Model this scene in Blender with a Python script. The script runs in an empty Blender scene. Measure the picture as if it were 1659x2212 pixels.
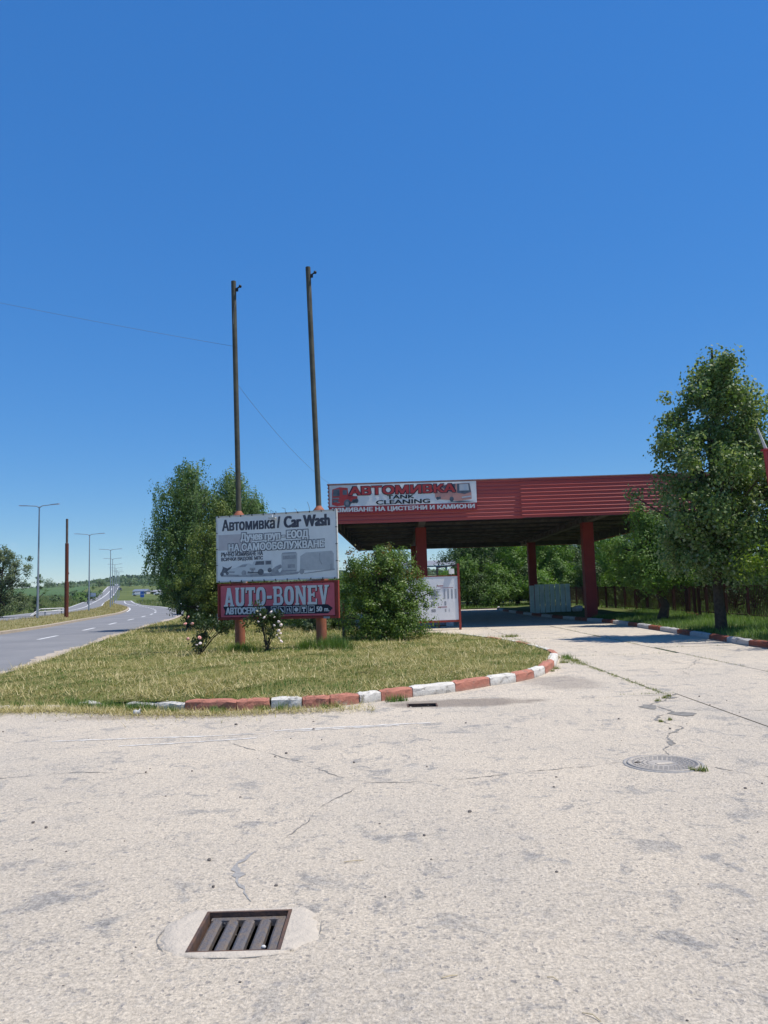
import bpy, math, random
import numpy as np
from mathutils import Vector, Matrix
from mathutils.geometry import delaunay_2d_cdt

R = math.radians
random.seed(7)
RNG = np.random.default_rng(11)
scene = bpy.context.scene
COL = scene.collection

# ------------------------------------------------------------------ camera
cd = bpy.data.cameras.new('camera')
cd.sensor_fit = 'VERTICAL'; cd.sensor_height = 36.0; cd.lens = 36.0 * 1662 / 2212
cd.clip_start = 0.1; cd.clip_end = 6000
cam = bpy.data.objects.new('camera', cd); COL.objects.link(cam)
cam.matrix_world = Matrix.Translation((0, 0, 1.6)) @ Matrix.Rotation(R(90 + 5.8), 4, 'X') @ Matrix.Rotation(R(-1.7), 4, 'Z')
scene.camera = cam

# ------------------------------------------------------------------ sky, sun, exposure
SUN_AZ, SUN_EL = R(97), R(64)          # azimuth clockwise from +Y
world = bpy.data.worlds.new('World'); scene.world = world; world.use_nodes = True
wt = world.node_tree; wt.nodes.clear()
wo = wt.nodes.new('ShaderNodeOutputWorld'); wb = wt.nodes.new('ShaderNodeBackground')
sky = wt.nodes.new('ShaderNodeTexSky'); sky.sky_type = 'NISHITA'; sky.sun_disc = False
sky.sun_elevation = SUN_EL; sky.sun_rotation = SUN_AZ
sky.altitude = 300; sky.air_density = 1.0; sky.dust_density = 0.0; sky.ozone_density = 10
wb.inputs['Strength'].default_value = 0.127
# camera-like colour response of the whole sky: a little more saturation, bright horizon rolled off
hs = wt.nodes.new('ShaderNodeHueSaturation'); hs.inputs['Saturation'].default_value = 1.16
wt.links.new(sky.outputs[0], hs.inputs['Color'])
sp = wt.nodes.new('ShaderNodeSeparateColor'); wt.links.new(hs.outputs[0], sp.inputs[0])
ma = wt.nodes.new('ShaderNodeMath'); ma.operation = 'MULTIPLY_ADD'; ma.inputs[1].default_value = .328 / 2.6; ma.inputs[2].default_value = 1 / 2.6; wt.links.new(sp.outputs[2], ma.inputs[0])
dv = wt.nodes.new('ShaderNodeVectorMath'); dv.operation = 'DIVIDE'; wt.links.new(hs.outputs[0], dv.inputs[0]); wt.links.new(ma.outputs[0], dv.inputs[1])
# small fair-weather clouds low over the horizon, all round
tcw = wt.nodes.new('ShaderNodeTexCoord'); mpw = wt.nodes.new('ShaderNodeMapping'); mpw.inputs['Scale'].default_value = (1, 1, 2.4); wt.links.new(tcw.outputs['Generated'], mpw.inputs[0])
cn_ = wt.nodes.new('ShaderNodeTexNoise'); cn_.inputs['Scale'].default_value = 9; cn_.inputs['Detail'].default_value = 8; cn_.inputs['Roughness'].default_value = .58; wt.links.new(mpw.outputs[0], cn_.inputs['Vector'])
cr_ = wt.nodes.new('ShaderNodeValToRGB'); cr_.color_ramp.elements[0].position = .57; cr_.color_ramp.elements[1].position = .68; wt.links.new(cn_.outputs['Fac'], cr_.inputs[0])
sx_ = wt.nodes.new('ShaderNodeSeparateXYZ'); wt.links.new(tcw.outputs['Generated'], sx_.inputs[0])
er_ = wt.nodes.new('ShaderNodeValToRGB'); e_ = er_.color_ramp.elements; e_[0].position = 0.0; e_[0].color = (.8, .8, .8, 1); e_[1].position = .075; e_[1].color = (0, 0, 0, 1); x_ = e_.new(.045); x_.color = (.7, .7, .7, 1); wt.links.new(sx_.outputs['Z'], er_.inputs[0])
mm_ = wt.nodes.new('ShaderNodeMath'); mm_.operation = 'MULTIPLY'; wt.links.new(cr_.outputs[0], mm_.inputs[0]); wt.links.new(er_.outputs[0], mm_.inputs[1])
mx_ = wt.nodes.new('ShaderNodeMix'); mx_.data_type = 'RGBA'; wt.links.new(mm_.outputs[0], mx_.inputs[0]); wt.links.new(dv.outputs[0], mx_.inputs[6]); mx_.inputs[7].default_value = (5.3, 5.5, 6.0, 1)
wt.links.new(mx_.outputs[2], wb.inputs['Color'])
wt.links.new(wb.outputs[0], wo.inputs['Surface'])

sl = bpy.data.lights.new('sun', 'SUN'); sl.energy = 5.0; sl.angle = R(0.5); sl.color = (1.0, 0.94, 0.85)
so = bpy.data.objects.new('sun', sl); COL.objects.link(so)
sd = Vector((math.cos(SUN_EL) * math.sin(SUN_AZ), math.cos(SUN_EL) * math.cos(SUN_AZ), math.sin(SUN_EL)))
so.rotation_euler = sd.to_track_quat('Z', 'Y').to_euler(); so.location = (30, 10, 60)

vs = scene.view_settings
vs.view_transform = 'Standard'; vs.look = 'None'; vs.exposure = 0.16; vs.gamma = 1.0; vs.use_curve_mapping = False
scene.cycles.max_bounces = 6; scene.cycles.transparent_max_bounces = 8
scene.cycles.use_denoising = True

# ------------------------------------------------------------------ helpers
def S(h):
    v = [int(h[i:i + 2], 16) / 255 for i in (0, 2, 4)]
    return tuple(c / 12.92 if c <= .04045 else ((c + .055) / 1.055) ** 2.4 for c in v) + (1,)

def C4(c): return tuple(c) + (1,) if len(c) == 3 else tuple(c)

class NT:
    """small wrapper that builds a node material"""
    def __init__(s, name, rough=.8, spec=.25, metal=0):
        s.m = bpy.data.materials.new(name); s.m.use_nodes = True
        s.t = s.m.node_tree; s.b = s.t.nodes['Principled BSDF']; s.out = s.t.nodes['Material Output']
        s.b.inputs['Roughness'].default_value = rough; s.b.inputs['Metallic'].default_value = metal
        s.b.inputs['Specular IOR Level'].default_value = spec
        s.tc = s.t.nodes.new('ShaderNodeTexCoord')
        s.co = s.tc.outputs['Object']
    def n(s, ty, **kw):
        nd = s.t.nodes.new(ty)
        for k, v in kw.items():
            if k in nd.inputs: s.set(nd.inputs[k], v)
            else: setattr(nd, k, v)
        return nd
    def set(s, inp, v):
        if isinstance(v, bpy.types.NodeSocket): s.t.links.new(v, inp)
        else: inp.default_value = C4(v) if (inp.type == 'RGBA') else v
    def mapping(s, scale=(1, 1, 1), rot=(0, 0, 0), loc=(0, 0, 0)):
        m = s.n('ShaderNodeMapping'); s.set(m.inputs['Vector'], s.co)
        m.inputs['Scale'].default_value = scale; m.inputs['Rotation'].default_value = rot; m.inputs['Location'].default_value = loc
        return m.outputs[0]
    def noise(s, scale, detail=5, rough=.6, vec=None, dist=0):
        return s.n('ShaderNodeTexNoise', Vector=vec or s.co, Scale=scale, Detail=detail, Roughness=rough, Distortion=dist).outputs['Fac']
    def voro(s, scale, vec=None, feature='F1', rnd=1):
        v = s.n('ShaderNodeTexVoronoi', Vector=vec or s.co, Scale=scale, Randomness=rnd); v.feature = feature
        return v
    def ramp(s, fac, a, b, interp='LINEAR', ca=(0, 0, 0), cb=(1, 1, 1)):
        r = s.n('ShaderNodeValToRGB'); r.color_ramp.interpolation = interp
        e = r.color_ramp.elements; e[0].position = a; e[1].position = b; e[0].color = C4(ca); e[1].color = C4(cb)
        s.set(r.inputs[0], fac); return r.outputs[0]
    def mix(s, fac, a, b, mode='MIX'):
        m = s.n('ShaderNodeMix'); m.data_type = 'RGBA'; m.blend_type = mode; m.clamp_factor = True
        s.set(m.inputs[0], fac); s.set(m.inputs[6], a); s.set(m.inputs[7], b); return m.outputs[2]
    def math(s, op, a, b=0.0):
        m = s.n('ShaderNodeMath', operation=op); s.set(m.inputs[0], a); s.set(m.inputs[1], b); return m.outputs[0]
    def bump(s, h, strength=.4, dist=.02, normal=None):
        b = s.n('ShaderNodeBump', Strength=strength, Distance=dist); s.set(b.inputs['Height'], h)
        if normal: s.set(b.inputs['Normal'], normal)
        s.set(s.b.inputs['Normal'], b.outputs[0]); return b.outputs[0]
    def color(s, c): s.set(s.b.inputs['Base Color'], c); return s

def plain(name, c, c2=None, scale=3.0, rough=.75, spec=.25, metal=0, bump=0, bscale=40, lo=.35, hi=.65):
    t = NT(name, rough, spec, metal)
    if c2 is None: c2 = tuple(v * .72 for v in c[:3])
    t.color(t.mix(t.ramp(t.noise(scale, 6, .65), lo, hi), c, c2))
    if bump: t.bump(t.noise(bscale, 4), bump, .01)
    return t.m

def foliage(name, c1, c2, c3, trans=.3, rough=.55, under=None):
    t = NT(name, rough, .3)
    at = t.n('ShaderNodeAttribute', attribute_name='rnd'); f = at.outputs['Fac']
    r = t.n('ShaderNodeValToRGB'); e = r.color_ramp.elements
    e[0].position = 0; e[0].color = C4(c1); e[1].position = 1; e[1].color = C4(c3)
    m = e.new(.55); m.color = C4(c2); t.set(r.inputs[0], f)
    col = r.outputs[0]
    if under:
        g = t.n('ShaderNodeNewGeometry'); col = t.mix(g.outputs['Backfacing'], col, under)
    t.color(col)
    tr = t.n('ShaderNodeBsdfTranslucent'); bright = t.mix(1.0, col, (1.25, 1.35, .55), 'MULTIPLY'); t.set(tr.inputs['Color'], bright)
    mx = t.n('ShaderNodeMixShader'); mx.inputs[0].default_value = trans
    t.t.links.new(t.b.outputs[0], mx.inputs[1]); t.t.links.new(tr.outputs[0], mx.inputs[2]); t.t.links.new(mx.outputs[0], t.out.inputs['Surface'])
    return t.m

def link(name, me, mat=None, parent=None):
    o = bpy.data.objects.new(name, me); COL.objects.link(o)
    if mat is not None and me is not None and not me.materials: me.materials.append(mat)
    if parent is not None: o.parent = parent
    return o

def tag(o, label=None, cat=None, group=None, kind=None):
    if label: o['label'] = label
    if cat: o['category'] = cat
    if group: o['group'] = group
    if kind: o['kind'] = kind
    return o

def empty(name, loc, rz=0, label=None, cat=None, group=None):
    o = bpy.data.objects.new(name, None); COL.objects.link(o)
    o.location = loc; o.rotation_euler = (0, 0, rz); o.empty_display_size = .3
    return tag(o, label, cat, group)

class MB:
    """collects shapes; build() links them as one mesh object"""
    def __init__(s): s.v = []; s.f = []; s.sm = []
    def add(s, vs_, fs, smooth=False):
        b = len(s.v); s.v += [tuple(p) for p in vs_]; s.f += [tuple(b + i for i in q) for q in fs]; s.sm += [smooth] * len(fs); return s
    def box(s, c, d, rot=None):
        hx, hy, hz = d[0] / 2, d[1] / 2, d[2] / 2
        p = [Vector((x, y, z)) for x in (-hx, hx) for y in (-hy, hy) for z in (-hz, hz)]
        if rot is not None: p = [rot @ q for q in p]
        p = [q + Vector(c) for q in p]
        return s.add(p, [(0, 1, 3, 2), (4, 6, 7, 5), (0, 4, 5, 1), (2, 3, 7, 6), (0, 2, 6, 4), (1, 5, 7, 3)])
    def bbox(s, lo, hi): return s.box([(a + b) / 2 for a, b in zip(lo, hi)], [b - a for a, b in zip(lo, hi)])
    def bar(s, a, b, w, h, up=(0, 0, 1)):
        a, b = Vector(a), Vector(b); d = b - a; L = d.length; d.normalize()
        sd_ = d.cross(Vector(up));
        if sd_.length < 1e-4: sd_ = d.cross(Vector((0, 1, 0)))
        sd_.normalize(); u = sd_.cross(d)
        rot = Matrix((sd_, d, u)).transposed()
        return s.box((a + b) / 2, (w, L, h), rot)
    def tube(s, pts, rad, seg=8, caps=True, smooth=True):
        pts = [Vector(p) for p in pts]
        if not hasattr(rad, '__len__'): rad = [rad] * len(pts)
        vs_, fs = [], []
        prev = None
        for i, p in enumerate(pts):
            d = (pts[min(i + 1, len(pts) - 1)] - pts[max(i - 1, 0)]).normalized()
            if prev is None:
                a = d.orthogonal().normalized()
            else:
                a = (prev - d * prev.dot(d))
                a = a.normalized() if a.length > 1e-5 else d.orthogonal().normalized()
            prev = a; b = d.cross(a)
            for k in range(seg):
                t = 2 * math.pi * k / seg
                vs_.append(p + (a * math.cos(t) + b * math.sin(t)) * rad[i])
        for i in range(len(pts) - 1):
            for k in range(seg):
                k2 = (k + 1) % seg
                fs.append((i * seg + k, i * seg + k2, (i + 1) * seg + k2, (i + 1) * seg + k))
        s.add(vs_, fs, smooth)
        if caps:
            s.add(vs_[:seg], [tuple(reversed(range(seg)))]); s.add(vs_[-seg:], [tuple(range(seg))])
        return s
    def lathe(s, prof, seg=16, c=(0, 0, 0), smooth=True):
        vs_ = [(c[0] + r * math.cos(2 * math.pi * k / seg), c[1] + r * math.sin(2 * math.pi * k / seg), c[2] + z) for r, z in prof for k in range(seg)]
        fs = [(i * seg + k, i * seg + (k + 1) % seg, (i + 1) * seg + (k + 1) % seg, (i + 1) * seg + k) for i in range(len(prof) - 1) for k in range(seg)]
        return s.add(vs_, fs, smooth)
    def ball(s, c, r, seg=8, rings=5, sc=(1, 1, 1)):
        vs_, fs = [], []
        for i in range(rings + 1):
            th = math.pi * i / rings
            for k in range(seg):
                ph = 2 * math.pi * k / seg
                vs_.append((c[0] + r * sc[0] * math.sin(th) * math.cos(ph), c[1] + r * sc[1] * math.sin(th) * math.sin(ph), c[2] + r * sc[2] * math.cos(th)))
        for i in range(rings):
            for k in range(seg):
                fs.append((i * seg + k, (i + 1) * seg + k, (i + 1) * seg + (k + 1) % seg, i * seg + (k + 1) % seg))
        return s.add(vs_, fs, True)
    def prism(s, poly, y0, y1):
        """polygon in x,z extruded along y"""
        n = len(poly)
        vs_ = [(x, y0, z) for x, z in poly] + [(x, y1, z) for x, z in poly]
        return s.add(vs_, [tuple(range(n)), tuple(reversed(range(n, 2 * n)))] + [(i, i + n, (i + 1) % n + n, (i + 1) % n) for i in range(n)])
    def mesh(s, name):
        me = bpy.data.meshes.new(name); me.from_pydata(s.v, [], s.f)
        me.polygons.foreach_set('use_smooth', s.sm); me.update(); return me
    def build(s, name, mat, parent=None): return link(name, s.mesh(name), mat, parent)

def np_mesh(name, verts, n_per, attr=None, mat=None, parent=None, smooth=False):
    """verts (F,n_per,3): every face has its own n_per vertices"""
    F = verts.shape[0]; V = F * n_per
    me = bpy.data.meshes.new(name)
    me.vertices.add(V); me.vertices.foreach_set('co', verts.reshape(-1).astype(np.float32))
    me.loops.add(V); me.loops.foreach_set('vertex_index', np.arange(V, dtype=np.int32))
    me.polygons.add(F); me.polygons.foreach_set('loop_start', np.arange(0, V, n_per, dtype=np.int32))
    me.polygons.foreach_set('loop_total', np.full(F, n_per, dtype=np.int32))
    if attr is not None:
        a = me.attributes.new('rnd', 'FLOAT', 'POINT'); a.data.foreach_set('value', np.repeat(attr, n_per).astype(np.float32))
    me.update(calc_edges=True)
    return link(name, me, mat, parent)

def unit(a): return a / np.maximum(np.linalg.norm(a, axis=-1, keepdims=True), 1e-9)

def leaf_quads(pos, L, W, d=None, spread=1.0, nrm=None):
    """one folded quad per leaf; nrm gives the side the leaf tends to face"""
    n = len(pos)
    r = unit(RNG.normal(size=(n, 3)))
    if nrm is None:
        a = r if d is None else unit(d + spread * r)
        b = unit(np.cross(a, RNG.normal(size=(n, 3)))); nn = unit(np.cross(a, b))
    else:
        nn = unit(nrm); a = r if d is None else d + spread * r
        a = unit(a - nn * (a * nn).sum(1, keepdims=True)); b = np.cross(nn, a)
    L = np.broadcast_to(np.asarray(L, float).reshape(-1, 1), (n, 1)); W = np.broadcast_to(np.asarray(W, float).reshape(-1, 1), (n, 1))
    q = np.stack([pos, pos + a * L * .45 + b * W * .5 - nn * W * .10, pos + a * L - nn * L * .12, pos + a * L * .45 - b * W * .5 - nn * W * .10], axis=1)
    return q[:, ::-1] if nrm is None else q[:, [0, 3, 2, 1]]

def blob_points(blobs, n, clumps, crad, shell=.5, seed=0, flat=1.0):
    """clumped points inside ellipsoid blobs [(cx,cy,cz,rx,ry,rz)]"""
    g = np.random.default_rng(seed)
    B = np.array(blobs, float); vol = B[:, 3] * B[:, 4] * B[:, 5]; p = vol ** .8; p /= p.sum()
    k = g.choice(len(B), clumps, p=p)
    d = unit(g.normal(size=(clumps, 3))); rad = g.random(clumps) ** shell
    rad *= 1 + .18 * np.clip(g.normal(size=clumps), -1.6, 1.3)
    cc = B[k, :3] + d * rad[:, None] * B[k, 3:6]
    w = g.random(clumps) ** 1.2 + .15; w /= w.sum()
    idx = g.choice(clumps, n, p=w)
    cr = crad * (.6 + .8 * g.random(clumps))
    off = unit(g.normal(size=(n, 3))) * (g.random((n, 1)) ** .45); off[:, 2] *= flat
    pos = cc[idx] + off * cr[idx][:, None]
    tone = g.random(clumps)[idx]
    blob_points.out = unit(off + 1e-6)
    return pos, cc, tone

def limbs(mb, base, top, r0, targets, n, seed=0, rtip=.012, up=.25, lean_pts=None, start=.3, seg=6):
    g = random.Random(seed)
    base, top = Vector(base), Vector(top)
    ctrl = [base]
    for i in range(1, 7):
        t = i / 6; q = base.lerp(top, t); q += Vector((g.uniform(-1, 1), g.uniform(-1, 1), 0)) * r0 * (.8 if i < 6 else .2); ctrl.append(q)
    rad = [r0 * (1.25 if i == 0 else 1) * (1 - .86 * i / 6) + rtip for i in range(7)]
    mb.tube(ctrl, rad, 9)
    tg = list(targets); g.shuffle(tg)
    for q in tg[:n]:
        q = Vector(q)
        h = (q.z - base.z) / max(top.z - base.z, .01)
        t = min(max(h * g.uniform(.45, .8), start), .95)
        i = t * 6; k = min(int(i), 5); p = ctrl[k].lerp(ctrl[k + 1], i - k)
        rr = (rad[k] + (rad[k + 1] - rad[k]) * (i - k)) * .5
        mid = p.lerp(q, .5) + Vector((g.uniform(-.1, .1), g.uniform(-.1, .1), up * (q - p).length * .3))
        mb.tube([p, mid, q], [rr, rr * .55 + rtip * .5, rtip], seg, False)

def sheet(name, outline, zf, mat, step=None, kind='structure', parent=None, smooth=True, interior=None):
    """triangulated sheet inside outline, with interior points on a grid; zf(x,y) gives the height"""
    pts = [Vector(p) for p in outline]; n = len(pts)
    edges = [(i, (i + 1) % n) for i in range(n)]
    if step:
        xs = [p.x for p in pts]; ys = [p.y for p in pts]
        px = np.array(xs); py = np.array(ys)
        gx, gy = np.meshgrid(np.arange(min(xs) + step / 2, max(xs), step), np.arange(min(ys) + step / 2, max(ys), step))
        gx = gx.ravel() + RNG.uniform(-.2, .2, gx.size) * step; gy = gy.ravel() + RNG.uniform(-.2, .2, gy.size) * step
        keep = inside(gx, gy, outline)
        pts += [Vector((a, b)) for a, b in zip(gx[keep], gy[keep])]
    r = delaunay_2d_cdt(pts, edges, [list(range(n))], 1, 1e-5)
    me = bpy.data.meshes.new(name)
    me.from_pydata([(p.x, p.y, float(zf(p.x, p.y))) for p in r[0]], [], r[2])
    me.polygons.foreach_set('use_smooth', [smooth] * len(me.polygons)); me.update()
    o = link(name, me, mat, parent)
    if kind: o['kind'] = kind
    return o

def inside(x, y, poly):
    x = np.asarray(x); y = np.asarray(y); c = np.zeros(x.shape, bool); n = len(poly)
    for i in range(n):
        x0, y0 = poly[i]; x1, y1 = poly[(i + 1) % n]
        if y0 == y1: continue
        m = ((y0 > y) != (y1 > y)) & (x < (x1 - x0) * (y - y0) / (y1 - y0) + x0)
        c ^= m
    return c

def copy_tree(o, parent=None):
    c = o.copy(); COL.objects.link(c); c.parent = parent
    for ch in list(o.children): copy_tree(ch, c)
    return c

def path_strip(pl, pr, zf, dz):
    """quad strip between two polylines of equal length"""
    mb = MB(); v = []
    for a, b in zip(pl, pr): v += [(a[0], a[1], zf(*a) + dz), (b[0], b[1], zf(*b) + dz)]
    mb.add(v, [(2 * i, 2 * i + 1, 2 * i + 3, 2 * i + 2) for i in range(len(pl) - 1)])
    return mb

def resample(p, step):
    p = np.array(p, float); d = np.r_[0, np.cumsum(np.linalg.norm(np.diff(p, axis=0), axis=1))]
    t = np.linspace(0, d[-1], max(2, int(d[-1] / step) + 1))
    return np.c_[np.interp(t, d, p[:, 0]), np.interp(t, d, p[:, 1])], t

def smooth_path(p, n=12):
    """Catmull-Rom through the points"""
    p = [np.array(q, float) for q in p]; p = [2 * p[0] - p[1]] + p + [2 * p[-1] - p[-2]]
    out = []
    for i in range(1, len(p) - 2):
        a, b, c, d = p[i - 1:i + 3]
        for k in range(n):
            t = k / n
            out.append(.5 * (2 * b + (c - a) * t + (2 * a - 5 * b + 4 * c - d) * t * t + (3 * b - a - 3 * c + d) * t ** 3))
    out.append(p[-2]); return [tuple(q) for q in out]

# ------------------------------------------------------------------ terrain height
def hgt(x, y):
    y = np.asarray(y, float); x = np.asarray(x, float)
    t = np.clip(y - 110, 0, 340)
    h = 5.6e-5 * t * t
    h = h + np.clip(y - 450, 0, 60) * .012
    left = np.clip((-x - 75) / 120, 0, 1) * np.clip((y - 130) / 300, 0, 1)
    h = h + left * 2.6
    # far ridge
    ridge = np.exp(-((y - 900) / 190) ** 2) * 15 * (1 / (1 + np.exp(-(x + 395) / 45)))
    h = h - np.clip(y - 520, 0, 200) * .012 + ridge
    return h
def hz(x, y): return float(hgt(x, y))

# ------------------------------------------------------------------ materials
def make_concrete():
    t = NT('concrete', .88, .18)
    big = t.noise(.55, 5, .6); mid = t.noise(3.0, 9, .75, dist=.5); fine = t.noise(60, 5, .75); grit = t.noise(22, 6, .7)
    c = t.mix(t.ramp(big, .35, .68), (.668, .585, .47), (.58, .515, .425))
    c = t.mix(t.math('MULTIPLY', t.ramp(t.noise(.32, 4, .6), .5, .68), .35), c, (.44, .415, .375))
    # grey patches where the skin has scaled off: ragged, a hand to a metre wide
    pm = t.math('MULTIPLY', t.ramp(mid, .535, .60), t.ramp(t.noise(.9, 4, .6), .36, .56))
    c = t.mix(t.math('MULTIPLY', pm, .8), c, t.mix(t.ramp(grit, .4, .6), (.27, .265, .255), (.37, .355, .335)))
    pm2 = t.ramp(t.noise(7.5, 8, .78, dist=.6), .575, .63)
    c = t.mix(t.math('MULTIPLY', pm2, .6), c, (.33, .31, .285))
    c = t.mix(t.math('MULTIPLY', t.ramp(t.noise(1.1, 5, .6, dist=.3), .60, .72), .45), c, (.66, .60, .515))
    c = t.mix(t.ramp(fine, .36, .62), t.mix(1, c, (.66, .65, .64), 'MULTIPLY'), t.mix(1, c, (1.14, 1.13, 1.11), 'MULTIPLY'))
    c = t.mix(t.ramp(grit, .36, .6), t.mix(1, c, (.80, .80, .80), 'MULTIPLY'), c)
    # stones of the exposed aggregate, small and large, where the cement skin has worn off
    wear = t.ramp(t.noise(1.7, 6, .7), .38, .62)
    wob = t.n('ShaderNodeTexNoise', Vector=t.co, Scale=26, Detail=3)
    wv = t.n('ShaderNodeVectorMath', operation='MULTIPLY_ADD'); t.set(wv.inputs[0], wob.outputs['Color']); wv.inputs[1].default_value = (.045, .045, .02); t.set(wv.inputs[2], t.co)
    hts = []
    for sc, thr, rad, dk in ((52, .62, .36, (.19, .185, .18)), (30, .74, .36, (.21, .20, .19)), (15, .86, .30, (.24, .235, .23))):
        v = t.voro(sc, wv.outputs[0]); sep = t.n('ShaderNodeSeparateColor'); t.set(sep.inputs[0], v.outputs['Color'])
        pick = t.math('GREATER_THAN', sep.outputs[0], thr)
        near = t.ramp(v.outputs['Distance'], rad * .75, rad, ca=(1, 1, 1), cb=(0, 0, 0))
        k = t.math('MULTIPLY', pick, near); k2 = t.math('MULTIPLY', k, t.math('ADD', t.math('MULTIPLY', wear, .6), .25))
        stone = t.mix(sep.outputs[1], dk, (.38, .345, .31))
        c = t.mix(k2, c, stone); hts.append(k)
    # damp brown dirt round the gully beside the kerb, dusty edge along it
    def spot(x, y, rx, ry):
        m = t.n('ShaderNodeMapping'); t.set(m.inputs[0], t.co); m.inputs['Location'].default_value = (-x / rx, -y / ry, 0); m.inputs['Scale'].default_value = (1 / rx, 1 / ry, 0)
        ln = t.n('ShaderNodeVectorMath', operation='LENGTH'); t.set(ln.inputs[0], m.outputs[0])
        d = t.math('ADD', ln.outputs['Value'], t.math('MULTIPLY', t.noise(2.5, 6, .7), .7))
        return t.ramp(d, .75, 1.5, ca=(1, 1, 1), cb=(0, 0, 0))
    c = t.mix(t.math('MULTIPLY', spot(1.0, 11.0, 1.9, .75), .75), c, (.20, .165, .135))
    c = t.mix(t.math('MULTIPLY', spot(2.9, 13.0, 1.1, 1.7), .5), c, (.22, .19, .165))
    c = t.mix(t.math('MULTIPLY', spot(-2.6, 10.6, 3.2, .5), .55), c, (.27, .22, .165))
    c = t.mix(t.math('MULTIPLY', spot(4.2, 8.4, .35, 1.6), .35), c, (.27, .265, .25))
    t.color(c)
    h = t.math('ADD', t.math('MULTIPLY', fine, .8), t.math('MULTIPLY', mid, 1.2))
    h = t.math('ADD', h, t.math('MULTIPLY', grit, 2.2))
    h = t.math('SUBTRACT', h, t.math('MULTIPLY', hts[1], .45))
    t.bump(h, .85, .012)
    return t.m

M = {}
M['concrete'] = make_concrete()
def make_asphalt():
    t = NT('asphalt', .9, .2)
    c = t.mix(t.ramp(t.noise(.25, 7, .7), .35, .7), (.185, .187, .195), (.25, .248, .25))
    c = t.mix(t.ramp(t.noise(90, 3, .7), .3, .7), t.mix(1, c, (.85, .85, .85), 'MULTIPLY'), c)
    t.color(c); t.bump(t.noise(120, 3), .3, .006); return t.m
M['asphalt'] = make_asphalt()
def make_ground():
    t = NT('ground grass', .95, .1)
    sep = t.n('ShaderNodeSeparateXYZ'); t.set(sep.inputs[0], t.co)
    far = t.math('GREATER_THAN', t.math('ADD', sep.outputs['Y'], t.math('MULTIPLY', t.noise(.02, 3), 30)), 205)
    lft = t.math('LESS_THAN', t.math('ADD', sep.outputs['X'], t.math('MULTIPLY', sep.outputs['Y'], .335)), -22)
    fm = t.math('MULTIPLY', far, lft)
    grass = t.mix(t.ramp(t.noise(.35, 7, .75), .3, .7), (.075, .115, .03), (.145, .155, .055))
    grass = t.mix(t.ramp(t.noise(.06, 5, .7), .45, .7), grass, (.055, .085, .022))
    field = t.mix(t.ramp(t.noise(.03, 4, .6), .3, .7), (.060, .112, .042), (.082, .135, .052))
    c = t.mix(fm, grass, field)
    hill = t.math('GREATER_THAN', sep.outputs['Y'], 640)
    c = t.mix(hill, c, t.mix(t.ramp(t.noise(.02, 6, .7), .4, .6), (.05, .08, .025), (.09, .12, .045)))
    t.color(c); t.bump(t.noise(2.0, 6, .8), .8, .15); return t.m
M['ground'] = make_ground()
M['turf'] = (lambda t: (t.color(t.mix(t.ramp(t.noise(2.2, 7, .75), .32, .68), (.16, .165, .045), t.mix(t.ramp(t.noise(9, 4, .7), .4, .6), (.32, .27, .115), (.22, .19, .08)))), t.bump(t.noise(30, 5, .8), .9, .04), t.m)[2])(NT('mown turf', .95, .1))
M['dry'] = plain('dry verge', (.26, .215, .11), (.14, .15, .045), 1.3, .95, .1, bump=.7, bscale=25)
M['soil'] = plain('soil', (.12, .09, .06), (.2, .16, .11), 4, .95, .1, bump=.5)
M['paint_white'] = plain('road paint', (.72, .72, .70), (.50, .50, .49), 9, .7)
M['steel'] = plain('galvanised steel', (.38, .40, .43), (.30, .32, .35), 1.5, .42, .5, .6)
M['rust'] = plain('rusty pole', (.15, .045, .025), (.085, .03, .02), 2, .85, .2)
M['rust_grey'] = plain('weathered pole top', (.14, .115, .10), (.09, .07, .06), 2, .8)
M['dark'] = plain('dark plastic', (.02, .02, .022), rough=.5)
M['kerb_dust'] = plain('dusty kerb', (.46, .38, .29), (.38, .32, .25), 3, .95, .1, bump=.4)
M['kerb_grey'] = plain('kerb concrete', (.34, .31, .27), (.24, .22, .19), 7, .9, bump=.5, bscale=30)

def worn_paint(name, c, c2, chip, thr=.575, scale=7, bump=.6):
    t = NT(name, .82, .2)
    base = t.mix(t.ramp(t.noise(3.5, 6, .65), .35, .7), c, c2)
    chipm = t.ramp(t.noise(scale, 8, .75), thr, thr + .06)
    sep = t.n('ShaderNodeSeparateXYZ'); t.set(sep.inputs[0], t.co)
    base = t.mix(t.math('MULTIPLY', t.ramp(t.math('ADD', sep.outputs['Z'], t.math('MULTIPLY', t.noise(12, 5), .08)), .02, .09, ca=(1, 1, 1), cb=(0, 0, 0)), .55), base, (.27, .23, .18))
    t.color(t.mix(chipm, base, chip)); t.bump(t.math('ADD', t.noise(16, 7, .75), t.math('MULTIPLY', chipm, -.4)), bump, .03); return t.m
M['kerb_white'] = worn_paint('white kerb paint', (.66, .63, .57), (.54, .51, .46), (.30, .28, .25))
M['kerb_red'] = worn_paint('faded red kerb paint', (.45, .19, .135), (.37, .155, .11), (.36, .27, .215))
M['kerb_white_shaded'] = worn_paint('shaded white kerb paint', (.50, .48, .45), (.40, .385, .36), (.27, .25, .22))  # driveway kerb white, dulled in colour to stand in for tree shade
M['kerb_red_shaded'] = worn_paint('red kerb paint', (.28, .085, .05), (.21, .07, .045), (.24, .2, .17))  # driveway kerb red, deeper and duller, tree shade put into the colour

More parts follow.
